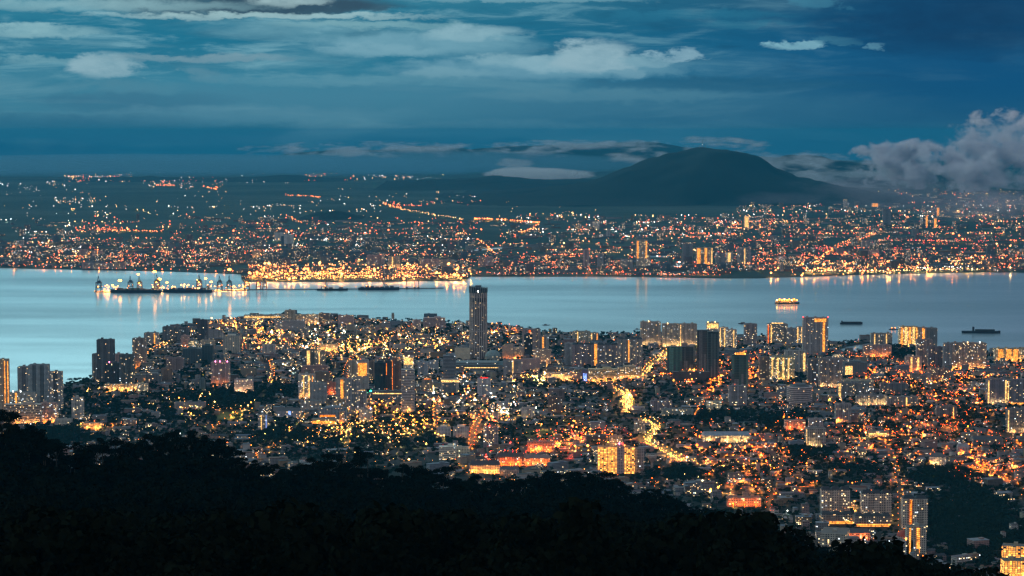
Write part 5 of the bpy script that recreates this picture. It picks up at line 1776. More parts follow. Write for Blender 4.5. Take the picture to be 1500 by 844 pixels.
# lit side streets: chains of lamps, one colour to a street
for k_, s_ in enumerate(streets):
    c0, c1 = rng.choice(('gold', 'gold', 'amber', 'warm')), rng.choice(('orange', 'orange', 'orange', 'amber'))
    on = rng.random() < .8
    r0 = rng.choice((.5, .65, .85))
    for q_, (x, y, a_) in enumerate(along(s_, 30, 5)):
        if q_ % 14 == 0: on = rng.random() < ((.62 if k_ >= 46 else .42) + (.16 if x > 200 else 0))
        if not on: continue
        i, j = int((x - OX) / CS), int((y - OY) / CS)
        if not (0 <= i < NX and 0 <= j < NY and land[i, j] and not hillg[i, j]): continue
        px = 750 + FPX * x / y
        w = float(wood(np.array([px]), np.array([192 + FPX * 700 / y]))[0])
        if w > .7: continue
        TL.append((x, y, 10, r0 * rng.uniform(.8, 1.2) * (y / 6000), c1 if px > 840 else c0))
# headlamps of the traffic on the main roads
for nm, pl, w, st, colr, sz in ROADS:
    if sz < .95: continue
    for side in (-1, 1):
        for (x, y, a_) in along(smooth_line([G(*p) for p in pl]), 13, 0):
            if rng.random() < .75: TL.append((x + rng.uniform(-6, 6), y + rng.uniform(-5, 5), 2.6, rng.uniform(.4, .7), 'gold' if colr != 'orange' else 'amber'))
# hot spots of the town (photo x, y, rx, ry, count, colours)
HOT = [(918, 590, 8, 16, 40, 'gold'), (350, 478, 60, 8, 40, 'gold'), (385, 500, 30, 16, 40, 'gold'), (520, 510, 90, 22, 90, 'gold warm'), (600, 505, 60, 20, 60, 'warm gold'),
       (300, 480, 30, 10, 14, 'gold orange'), (50, 612, 14, 6, 14, 'gold'), (136, 628, 16, 5, 14, 'gold orange'), (300, 600, 90, 20, 60, 'warm gold'),
       (450, 500, 70, 26, 90, 'gold warm white'), (560, 640, 90, 24, 70, 'gold warm'), (550, 600, 70, 20, 70, 'gold amber'), (610, 625, 30, 10, 30, 'amber gold'), (800, 555, 40, 8, 50, 'gold warm'),
       (1000, 540, 60, 15, 50, 'gold orange'), (1050, 560, 60, 40, 80, 'orange'), (1080, 660, 100, 36, 110, 'orange'), (820, 650, 90, 24, 90, 'orange gold red'), (860, 640, 50, 18, 50, 'gold orange'),
       (1160, 622, 20, 8, 22, 'orange'), (1290, 560, 60, 16, 60, 'orange'), (1380, 560, 80, 20, 70, 'orange amber'), (1400, 590, 80, 22, 60, 'orange'), (1350, 640, 130, 40, 120, 'orange'),
       (1440, 690, 60, 20, 50, 'orange'), (1250, 640, 70, 30, 50, 'orange'), (1140, 700, 80, 40, 60, 'orange amber'), (1250, 760, 50, 12, 22, 'gold'), (1100, 540, 30, 20, 40, 'orange'),
       (760, 480, 20, 5, 8, 'orange'), (740, 487, 25, 8, 10, 'orange'), (1250, 501, 28, 4, 5, 'white'), (660, 500, 60, 20, 40, 'warm gold'), (700, 600, 50, 30, 50, 'warm orange'), (470, 640, 90, 26, 60, 'warm gold'),
       (660, 570, 60, 30, 60, 'warm white gold'), (750, 590, 60, 24, 40, 'warm white'), (895, 660, 40, 10, 14, 'gold'), (760, 675, 40, 12, 24, 'orange red')]
for (a, b, ra, rb, n, cs) in HOT:
    for k in range(int(n * 1.5)):
        px, py = a + rng.gauss(0, .55) * ra, b + rng.gauss(0, .55) * rb
        x, y = G(px, py)
        if not (OX < x < -OX and 3300 < y < 8700): continue
        i, j = int((x - OX) / CS), int((y - OY) / CS)
        if not (0 <= i < NX and 0 <= j < NY and land[i, j] and not hillg[i, j]): continue
        TL.append((x, y, rng.uniform(10, 16), rng.choice((.45, .6, .8, 1.0, 2.0)) * (y / 6000), rng.choice(cs.split())))
for k in range(2500):
    y = 3350 + 5200 * rng.random() ** .95
    px = rng.uniform(-130, 1630)
    x = y * (px - 750) / FPX
    i, j = int((x - OX) / CS), int((y - OY) / CS)
    if not (0 <= i < NX and 0 <= j < NY and land[i, j] and not hillg[i, j]): continue
    w = float(wood(np.array([px]), np.array([192 + FPX * 700 / y]))[0])
    if rng.random() < w * .9 - .1: continue
    if float(fbm(np.array([x / 200]), np.array([y / 320]), 41)[0]) < rng.uniform(.25, .62): continue
    if px > 840 and rng.random() < .85: c = rng.choice(('orange', 'orange', 'orange', 'amber', 'gold'))
    else: c = rng.choice(('warm', 'gold', 'gold', 'gold', 'white', 'amber', 'orange', 'amber'))
    TL.append((x, y, rng.uniform(5.5, 11), rng.choice((.35, .4, .45, .55, .7, .9, 1.2, 1.6, 2.4 if rng.random() < .25 else .5)) * (y / 6000), c))
for (px, py, c, r) in ((414, 494, 'red', 3), (688, 0, 'red', 0), (1402, 546, 'orange', 0), (574, 515, 'red', 1.5), (712, 533, 'white', 4.2), (543, 573, 'green', 3), (1489, 553, 'orange', 3), (325, 600, 'warm', 0), (839, 626, 'red', 1.2),
                       (333, 649, 'orange', 3), (599, 673, 'warm', 2.5), (1021, 652, 'orange', 3), (820, 650, 'gold', 2.5), (861, 653, 'gold', 3), (842, 653, 'gold', 2), (1222, 520, 'white', 1.5), (528, 484, 'gold', 2.3), (1268, 634, 'warm', 2),
                       (1041, 717, 'gold', 2.3), (1052, 714, 'gold', 2.2), (430, 540, 'white', 2), (378, 467, 'gold', 2.4), (310, 466, 'warm', 3), (385, 480, 'gold', 3), (416, 497, 'orange', 3.5), (398, 484, 'warm', 2.5), (756, 484, 'orange', 2.2), (720, 484, 'orange', 2.2), (727, 484, 'orange', 2.2), (744, 489, 'orange', 2.6)):
    if r:
        x, y = G(px, py, 14)
        TL.append((x, y, 14, r, c))
lights_np('town_lighting', TL, 'lamp_')

# ------------------------------------------------------------------ mainland: houses, mid-rise blocks, lights
LY = G(750, 404)[1]


def shore_y(px):
    return np.interp(px, [p[0] for p in SHORE], [p[1] for p in SHORE])


# density regions on the plain: photo x0, x1, y0, y1, lights, colours, blocks
REG = [(0, 360, 372, 393, 420, 'orange orange amber warm', 260), (0, 120, 352, 374, 150, 'warm orange white', 120), (120, 360, 352, 374, 190, 'orange warm', 200), (0, 110, 325, 352, 50, 'white warm', 30),
       (360, 690, 370, 392, 260, 'orange warm amber', 300), (360, 690, 345, 372, 260, 'orange warm white', 240), (300, 700, 322, 346, 260, 'orange orange warm', 120), (120, 420, 318, 346, 130, 'orange warm', 60),
       (360, 690, 393, 410, 1100, 'gold gold gold orange', 160), (690, 1070, 380, 404, 420, 'orange orange amber', 240), (690, 1070, 350, 380, 260, 'orange warm', 150), (730, 1080, 318, 350, 420, 'orange warm white', 200),
       (1070, 1500, 375, 398, 560, 'orange orange gold', 260), (1160, 1460, 386, 400, 320, 'gold gold warm', 100), (1050, 1500, 345, 378, 620, 'orange orange amber red', 330), (1050, 1500, 318, 346, 520, 'orange warm', 330),
       (1080, 1500, 296, 320, 330, 'orange warm white', 200), (1180, 1500, 280, 298, 260, 'warm orange', 120), (1080, 1240, 286, 300, 90, 'warm orange', 40),
       (740, 1090, 287, 296, 150, 'warm white', 30), (560, 760, 296, 302, 70, 'warm orange', 0), (740, 880, 305, 316, 70, 'warm', 0), (380, 560, 296, 320, 90, 'white warm', 0), (0, 380, 296, 325, 110, 'white warm', 0),
       (95, 200, 256, 268, 150, 'warm warm orange white', 0), (60, 135, 266, 274, 60, 'warm white', 0), (200, 330, 262, 276, 90, 'warm white orange', 0), (0, 60, 264, 286, 26, 'white', 0), (80, 140, 290, 300, 40, 'warm white', 0),
       (0, 60, 252, 262, 8, 'white', 0), (0, 340, 276, 296, 70, 'white warm', 0), (440, 520, 256, 266, 110, 'warm orange', 0), (520, 660, 257, 265, 90, 'warm white', 0), (330, 440, 256, 270, 40, 'white', 0),
       (480, 700, 278, 296, 60, 'white warm', 0), (110, 240, 335, 343, 90, 'orange orange warm', 0), (180, 300, 250, 256, 14, 'white', 0)]
ML, MBX = [], []
for (x0, x1, y0, y1, n, cs, nb) in REG:
    cs = cs.split()
    gx_ = 1.0
    if x0 == 0: gx_ *= (x1 + 170) / (x1 - x0); x0 = -170
    if x1 == 1500: gx_ *= (1670 - x0) / (1500 - x0); x1 = 1670
    n, nb = n * gx_, int(nb * gx_)
    for k in range(int(n * (1.9 if y1 > 318 else 1.3))):
        px, py = rng.uniform(x0, x1), rng.uniform(y0, y1)
        if rng.random() < .45: py = y0 + (y1 - y0) * (round((py - y0) / (y1 - y0) * 3) / 3) + rng.gauss(0, .5)
        if py > shore_y(px) - 1.2: continue
        x, y = G(px, py)
        if float(fbm(np.array([px / 22]), np.array([py / 5.0]), 51)[0]) < rng.uniform(.40, .62): continue
        z = -max(0, y - 38000) ** 2 / 2 / 2.2e6
        sc = y / FPX                      # metres per photo pixel there
        r = sc * rng.choice((.22, .28, .34, .42, .7)) * (.72 if y > 20000 else 1.0)
        ML.append((x, y, z + 14 + r, r, rng.choice(cs)))
    for k in range(nb):
        px, py = rng.uniform(x0, x1), rng.uniform(y0 + 2, y1)
        if py > shore_y(px) - 1.2: continue
        x, y = G(px, py)
        w, h = rng.choice((20, 40, 70, 120)), rng.choice((8, 10, 14, 14, 25, 45))
        if w > 60: h = min(h, 14)
        MBX.append((x, y, rng.uniform(-.3, .3), w, rng.uniform(16, 30), h, rng.randrange(6), rng.randrange(7), True, rng.choice((0, .1, .3, .6))))
# light chains: photo polyline, spacing px, colour, size px
CH = [([(1200, 383), (1208, 375), (1222, 366), (1250, 356), (1290, 342)], 1.6, 'orange', .62), ([(1206, 377), (1225, 362), (1250, 352), (1285, 341)], 2.0, 'gold', .5), ([(1160, 394), (1200, 386), (1212, 372)], 1.8, 'gold', .6),
      ([(418, 287), (445, 288), (472, 290)], 1.6, 'amber', .42), ([(562, 299), (575, 304), (588, 307)], 1.2, 'amber', .6), ([(575, 301), (620, 304)], 3, 'orange', .5), ([(588, 308), (640, 317), (681, 323)], 1.7, 'warm', .36),
      ([(694, 322), (740, 324), (790, 328), (780, 338), (752, 344)], 1.7, 'amber', .62), ([(752, 344), (756, 352)], 2, 'orange', .5), ([(422, 318), (430, 322), (445, 330)], 2, 'amber', .5), ([(145, 339), (236, 341)], 2.4, 'amber', .5),
      ([(700, 352), (716, 366), (727, 375), (722, 380)], 1.8, 'amber', .6), ([(0, 392), (355, 401)], 13, 'orange', .55), ([(690, 403), (1060, 406)], 7, 'orange', .5), ([(1180, 400), (1300, 400), (1440, 397)], 3.2, 'warm', .7),
      ([(1345, 396), (1440, 393)], 2.6, 'white', .5), ([(230, 272), (256, 273)], 1.6, 'amber', .45), ([(95, 259), (118, 260)], 2, 'warm', .45), ([(300, 275), (316, 278), (317, 273)], 1.6, 'amber', .55),
      ([(1210, 376), (1260, 375)], 2.4, 'orange', .55), ([(360, 408), (680, 407)], 2.6, 'gold', .62), ([(360, 411), (680, 409)], 5, 'gold', .7), ([(365, 404), (660, 404)], 4, 'gold', .55),
      ([(1010, 344), (1088, 346)], 3, 'orange', .5), ([(800, 377), (870, 374)], 2.5, 'orange', .5), ([(868, 373), (912, 373)], 3.2, 'warm', .55), ([(1055, 371), (1095, 378)], 2.5, 'gold', .5), ([(340, 351), (690, 340)], 9, 'orange', .5)]
for (pl, sp, c, s) in CH:
    for (a, b) in zip(pl[:-1], pl[1:]):
        n = max(1, int(hypot(b[0] - a[0], b[1] - a[1]) / sp))
        for k in range(n):
            px, py = a[0] + (b[0] - a[0]) * k / n + rng.gauss(0, 1.2), a[1] + (b[1] - a[1]) * k / n + rng.gauss(0, .5)
            x, y = G(px, py)
            z = -max(0, y - 38000) ** 2 / 2 / 2.2e6
            ML.append((x, y, z + 12, y / FPX * s * rng.choice((.5, .7, .9, 1.2, 1.5)), c))
# strong flood masts
for (px, py, c, s) in ((394, 386, 'gold', 2.4), (468, 386, 'gold', 1.9), (472, 393, 'gold', 1.5), (342, 338, 'orange', 1.5), (427, 338, 'orange', 1.2), (472, 338, 'orange', 1.3), (514, 338, 'orange', 1.2), (542, 338, 'orange', 1.2), (569, 337, 'orange', 1.3),
                       (714, 320, 'amber', 1.3), (702, 320, 'orange', 1.1), (735, 321, 'orange', 1.1), (705, 336, 'orange', 1.3), (826, 356, 'warm', 1.2), (946, 334, 'orange', 1.3), (1207, 387, 'gold', 2.2), (1238, 370, 'orange', 1.5), (1247, 393, 'orange', 1.2),
                       (1354, 380, 'gold', 1.8), (1368, 364, 'amber', 1.4), (1345, 385, 'gold', 1.2), (1300, 383, 'gold', 1.2), (1390, 380, 'gold', 1.3), (1423, 377, 'warm', 1.3), (1440, 377, 'gold', 1.4), (1460, 357, 'warm', 1.2), (1480, 360, 'gold', 1.3),
                       (1405, 345, 'orange', 1.6), (1396, 342, 'amber', 1.4), (1410, 350, 'gold', 1.2), (1290, 336, 'orange', 1.3), (403, 400, 'gold', 1.3), (446, 408, 'gold', 1.4), (405, 409, 'gold', 1.6), (530, 398, 'gold', 1.3), (552, 390, 'amber', 1.1), (590, 391, 'amber', 1.1),
                       (625, 389, 'gold', 1.3), (650, 393, 'gold', 1.2), (678, 392, 'gold', 1.3), (509, 397, 'gold', 1.2), (554, 399, 'gold', 1.2), (575, 407, 'gold', 1.2), (995, 384, 'white', 1.3), (963, 375, 'white', .9), (1115, 364, 'warm', 1.0), (1287, 281, 'warm', 1.0),
                       (20, 361, 'orange', 1.3), (20, 386, 'orange', 1.2), (143, 366, 'orange', 1.1), (340, 355, 'warm', 1.1), (480, 329, 'white', .9), (372, 345, 'orange', 1.0), (1093, 379, 'gold', 1.1), (1146, 388, 'gold', 1.2), (1480, 392, 'warm', 1.3)):
    x, y = G(px, py, 25)
    ML.append((x, y, 25, y / FPX * s, c))
lights_np('mainland_lighting', ML, 'far_')
boxes_np('mainland_housing', MBX[::2] + MBX[1::4], M['far'], M['roofing'], .6)

FT = dict(name='far_tower', cat='apartment tower')
T(932, 949, 352, 392, 'twin-shafted mainland tower with golden sides, tallest on the far shore', col=BE, lit=.3, strips=[(.05, .2, G_), (.8, .92, G_)], **FT)
T(932, 953, 379, 393, 'lit podium block at the foot of the golden twin mainland tower', 'low', col=BE, lit=.35, **FT)
T(854, 863, 366, 393, 'slim mainland slab, first of the narrow pair', col=PK, lit=.12, **FT)
T(875, 884, 372, 392, 'slim mainland slab, second of the narrow pair', col=GR, lit=.12, **FT)
T(908, 927, 381, 392, 'squat mainland flats between the narrow pair and the golden tower', col=GR, lit=.2, **FT)
T(1000, 1015, 358, 387, 'dark unlit mainland block', col=DG, lit=0, **FT)
T(1020, 1044, 363, 389, 'wide yellow-striped mainland block', col=BE, lit=.2, strips=[(.05, .25, G_), (.5, .65, G_), (.9, .98, 'warm')], flood=G_, **FT)
T(1048, 1062, 371, 388, 'pale mainland block beside the yellow-striped one', col=GR, lit=.2, **FT)
T(1064, 1074, 370, 387, 'greenish white-lit mainland block', col=WH, lit=.3, strips=[(.2, .6, 'warm')], **FT)
T(1080, 1100, 363, 388, 'grey mainland slab with two light columns', col=GR, lit=.15, strips=[(.5, .58, 'warm')], **FT)
T(1090, 1098, 317, 334, 'bright cream tower standing above the plain far inland', col=BE, lit=.4, strips=[(.1, .8, 'warm')], **FT)
T(1293, 1305, 307, 332, 'dark unlit tower far inland under the mauve haze', col=DG, lit=0, **FT)
T(1277, 1287, 298, 303, 'golden-edged tall block far inland', col=BE, lit=.3, strips=[(.1, .9, G_)], **FT)
T(1348, 1352, 317, 330, 'white tower, first of the far inland trio', col=WH, lit=.4, **FT)
T(1356, 1359, 316, 332, 'golden tower, middle of the far inland trio', col=BE, lit=.4, strips=[(.1, .9, G_)], **FT)
T(1368, 1372, 320, 334, 'golden tower, last of the far inland trio', col=BE, lit=.4, strips=[(.1, .9, G_)], **FT)
T(1372, 1376, 304, 318, 'thin golden tower behind the far inland trio', col=BE, lit=.3, strips=[(.1, .9, G_)], **FT)
T(1236, 1243, 296, 306, 'grey twin tower far inland beneath the hill', col=GR, lit=.3, **FT)
T(1262, 1278, 352, 366, 'mauve mainland flats beside the orange highway', col=GR, lit=.1, **FT)
T(1266, 1288, 367, 376, 'lower pink mainland flats beside the orange highway', col=PK, lit=.2, **FT)
T(537, 563, 374, 391, 'wide pink mainland flats above the container yard', col=PK, lit=.2, **FT)
T(569, 586, 376, 393, 'pale yellow mainland flats above the container yard', col=BE, lit=.2, strips=[(.3, .4, 'warm')], flood=G_, **FT)
T(616, 644, 380, 392, 'broad mainland flats behind the yard lamps', col=PK, lit=.15, **FT)
T(644, 666, 381, 392, 'pale mainland flats next to the broad ones behind the yard lamps', col=BE, lit=.15, **FT)
T(701, 723, 377, 391, 'solitary boxy mainland flats by the shore road', col=PK, lit=.15, **FT)
T(402, 415, 341, 353, 'pale silo block inland, first of the pair', col=WH, lit=0, **FT)
T(416, 430, 344, 358, 'pale silo block inland, second of the pair', col=WH, lit=0, **FT)
T(370, 380, 367, 378, 'yellow-lit mainland tower beside the container yard', col=BE, lit=.4, flood=G_, **FT)
T(606, 610, 330, 343, 'thin pale tower inland above the plain', col=WH, lit=.2, **FT)
T(888, 894, 337, 348, 'pale office tower inland beyond the dark fields', col=WH, lit=.1, **FT)
T(868, 878, 325, 336, 'white clustered block inland with bright lights', col=WH, lit=.4, **FT)
T(1140, 1152, 376, 389, 'orange-lit block on the mainland shore', col=PK, lit=.2, **FT)
T(1143, 1147, 386, 398, 'narrow grey block at the mainland shore', col=GR, lit=.1, **FT)
T(24, 34, 353, 362, 'grey pair of blocks on the northern mainland', col=GR, lit=.2, **FT)
T(115, 128, 366, 377, 'mauve mainland flats, first on the northern shore', col=PK, lit=.2, **FT)
T(135, 150, 368, 380, 'mauve mainland flats, second on the northern shore', col=PK, lit=.2, strips=[(.5, .56, G_)], **FT)
for i_ in range(7):
    T(120 + i_ * 9.3, 128 + i_ * 9.3, 386, 394.4, ('%s narrow shoreline flats in the row opposite the port cranes' % ('pale', 'pinkish', 'dull', 'yellow-lined', 'grey', 'brownish', 'rosy')[i_]), col=(PK, GR, BE)[i_ % 3], lit=.25, **FT)

# ------------------------------------------------------------------ port: pier, cranes, ships
pier = [G(*p) for p in ((137, 428.6), (232, 427.6), (300, 427.4), (362, 425.6))]
MBp = MB()
for a, b in zip(pier[:-1], pier[1:]):
    cx_, cy2 = (a[0] + b[0]) / 2, (a[1] + b[1]) / 2
    MBp.box(cx_, cy2 + 25, -2, 4, hypot(b[0] - a[0], b[1] - a[1]) + 2, 46, (.30, .28, .25), 0, (.30, .28, .25), math.atan2(b[1] - a[1], b[0] - a[0]))
pr = MBp.build('container_pier', M['roofing'])
tag(pr, 'long concrete container pier standing in the strait under cranes', 'pier')
MBp = MB()
for a, b in zip([G(*p) for p in ((362, 425.4), (470, 424.6), (560, 424))], [G(*p) for p in ((470, 424.6), (560, 424), (650, 423))]):
    MBp.box((a[0] + b[0]) / 2, (a[1] + b[1]) / 2 + 8, 1, 4, hypot(b[0] - a[0], b[1] - a[1]), 9, (.16, .15, .14), 0, (.16, .15, .14), math.atan2(b[1] - a[1], b[0] - a[0]), bottom=True)
    for k in range(14):
        q = k / 14
        MBp.box(a[0] + (b[0] - a[0]) * q, a[1] + (b[1] - a[1]) * q + 8, -3, 1, 2, 2, (.15, .15, .15))
tag(MBp.build('jetty', M['roofing']), 'thin dark jetty running out from the container pier', 'jetty')


def crane(px, py, ptop, label, boom_up=False, col=(.10, .13, .17), lampc=None, flip=1):
    x, y = G(px, py, 4)
    y += 20
    t = empty('container_crane', x, y, 4)
    H = (zat(ptop, y) - 4)
    k = H / 75.0
    f = MB()
    W, Dp = 11 * k * 1.1, 14 * k
    for sx_ in (-1, 1):
        for sy in (-1, 1):
            f.beam((sx_ * W, sy * Dp, 0), (sx_ * W * .8, sy * Dp, 44 * k), 2.6 * k, col)
        f.beam((sx_ * W * .9, -Dp, 22 * k), (sx_ * W * .9, Dp, 22 * k), 1.8 * k, col)
    for sy in (-1, 1):
        f.beam((-W, sy * Dp, 20 * k), (W, sy * Dp, 20 * k), 2.0 * k, col)
        f.beam((-W, sy * Dp, 20 * k), (0, sy * Dp, 44 * k), 1.2 * k, col); f.beam((W, sy * Dp, 20 * k), (0, sy * Dp, 44 * k), 1.2 * k, col)
    f.build('portal_frame', M['roofing'], t)
    f = MB()
    f.box(0, 0, 42 * k, 46 * k, W * 2, Dp * 2.2, col, bottom=True)
    f.box(0, Dp * .9, 46.02 * k, 52 * k, W * 1.1, Dp * .8, shade(col, 1.3))
    f.build('girder_house', M['roofing'], t)
    f = MB()
    f.beam((-W * .5, -Dp * .5, 46 * k), (0, -Dp * .5, 75 * k), 1.8 * k, col); f.beam((W * .5, -Dp * .5, 46 * k), (0, -Dp * .5, 75 * k), 1.8 * k, col)
    f.beam((0, Dp, 46 * k), (0, -Dp * .5, 74 * k), 1.3 * k, col)
    f.build('top_frame', M['roofing'], t)
    f = MB()
    if boom_up: f.beam((0, -Dp, 45 * k), (-14 * k * flip, -Dp - 8, 98 * k), 3.4 * k, col)
    else: f.beam((0, -Dp, 45 * k), (0, -Dp - 38 * k, 47 * k), 3.4 * k, col)
    f.build('boom', M['roofing'], t)
    if lampc:
        f = MB(); f.ball((0, -Dp - 3, 40 * k), 2.4); f.build('work_lamp', M['mast_' + lampc], t)
        f = MB(); f.ball((W * .6, -Dp - 3, 30 * k), 1.8); f.build('work_lamp', M['mast_' + lampc], t)
    tag(t, label, 'crane', 'container cranes of the port')


crane(143.5, 428.6, 404, 'dark unlit crane standing alone at the very end of the pier', col=(.08, .10, .13))
crane(190, 426.6, 404, 'grey crane behind the long moored container ship')
crane(203.5, 426.6, 405, 'pale yellow-lit crane next to the grey crane', col=(.45, .38, .2), lampc='gold')
crane(229, 426.6, 402, 'crane surrounded by the brightest lamps of the pier', col=(.35, .28, .15), lampc='gold')
crane(291, 426.4, 402, 'tall lamp-lit crane above the second moored ship', col=(.25, .2, .12), lampc='gold')
crane(321, 426.2, 404, 'grey crane, first of the close pair on the pier', col=(.18, .17, .17))
crane(335, 426.2, 404, 'grey crane, second of the close pair on the pier', col=(.18, .17, .17))
crane(361, 426, 403, 'blazing lit crane where the pier meets the jetty', col=(.4, .32, .16), lampc='gold')
crane(378, 425.6, 404, 'warm pale crane just beyond the pier end', col=(.4, .33, .25), lampc='amber')
crane(387, 425.4, 406, 'small pinkish crane beside the warm pale crane', col=(.4, .3, .25))
crane(474, 410, 387, 'yard crane with its lit boom raised, standing in the glare', True, (.5, .4, .2), 'gold')
crane(421, 411, 392, 'yellow yard crane at the near edge of the container yard', False, (.5, .4, .2), 'gold')
for (px, w_) in ((180, 0), (201, 0), (222, 0), (245, 0), (290, 0), (318, 0), (336, 0)):
    pass
PM = [(174, 411), (201, 402), (225, 398), (232, 409), (289, 410), (300, 408), (335, 395), (163, 418), (243, 414), (308, 413), (357, 420)]
for i_, (px, py) in enumerate(PM):
    x, y = G(px, 426)
    y += 32
    z = zat(py, y)
    t = empty('flood_mast', x, y, 4)
    f = MB(); f.beam((0, 0, 0), (0, 0, z - 6), .9, (.2, .2, .2)); f.build('mast', M['roofing'], t)
    f = MB(); f.ball((0, 0, z - 4), 8.0 if i_ in (0, 2, 6, 3) else 5.6, 8, 5, .6); f.build('lamp_head', M['mast_gold'], t)
    tag(t, 'glaring %s flood mast standing %s' % ('yellow', ('just past the long container ship bow', 'beside the pale yellow-lit crane', 'above the lamp-lit crane, highest of the pier', 'near the brightest crane', 'over the second moored ship',
        'between the lamp-lit crane and the close pair', 'above the close pair of cranes, very bright', 'low on the pier near its dark end', 'low between the two moored ships', 'low behind the second ship stern', 'at the foot of the blazing crane')[i_]), 'floodlight mast', 'flood masts of the pier')


PL = []
for (a, b) in zip(pier[:-1], pier[1:]):
    for k in range(26):
        q = rng.random()
        PL.append((a[0] + (b[0] - a[0]) * q, a[1] + (b[1] - a[1]) * q + rng.uniform(4, 44), rng.uniform(10, 30), rng.choice((2.0, 3.0, 4.5)), rng.choice(('gold', 'gold', 'amber', 'gold'))))
for k in range(190):
    x, y = G(rng.uniform(356, 690), rng.uniform(388, 409.5), 20)
    PL.append((x, y, rng.uniform(16, 34), rng.choice((1.8, 2.6, 3.6, 6.5)), rng.choice(('gold', 'gold', 'amber', 'amber'))))
for k in range(70):
    px = rng.uniform(1120, 1450)
    x, y = G(px, float(shore_y(px)) - rng.uniform(1, 14), 20)
    PL.append((x, y, rng.uniform(16, 30), rng.choice((1.8, 2.6, 3.6, 5.0)), rng.choice(('gold', 'gold', 'amber', 'orange'))))
lights_np('port_lighting', PL, 'far_')


def hull_mesh(L, B, D, sheer=1.3):
    f = MB()
    n = 10
    pts = []
    for i in range(n + 1):
        s = i / n
        hw = B / 2 * min(1, (1 - s) * 3.5 + .02) ** .6 * (1 if s > .08 else .75 + 3 * s)
        pts.append((-L / 2 + L * s, hw, D * (1 + (sheer - 1) * max(0, (s - .75) * 4) ** 2)))
    for (x0, h0, d0), (x1, h1, d1) in zip(pts[:-1], pts[1:]):
        for sg in (-1, 1):
            q = [(x0, sg * h0 * .8, -.5), (x1, sg * h1 * .6 if x1 > L * .45 else sg * h1 * .8, -.5), (x1, sg * h1, d1), (x0, sg * h0, d0)]
            f.face(q if sg < 0 else q[::-1])
        f.face([(x0, -h0, d0), (x1, -h1, d1), (x1, h1, d1), (x0, h0, d0)])
    x0, h0, d0 = pts[0]
    f.face([(x0, h0 * .8, -.5), (x0, -h0 * .8, -.5), (x0, -h0, d0), (x0, h0, d0)])
    return f


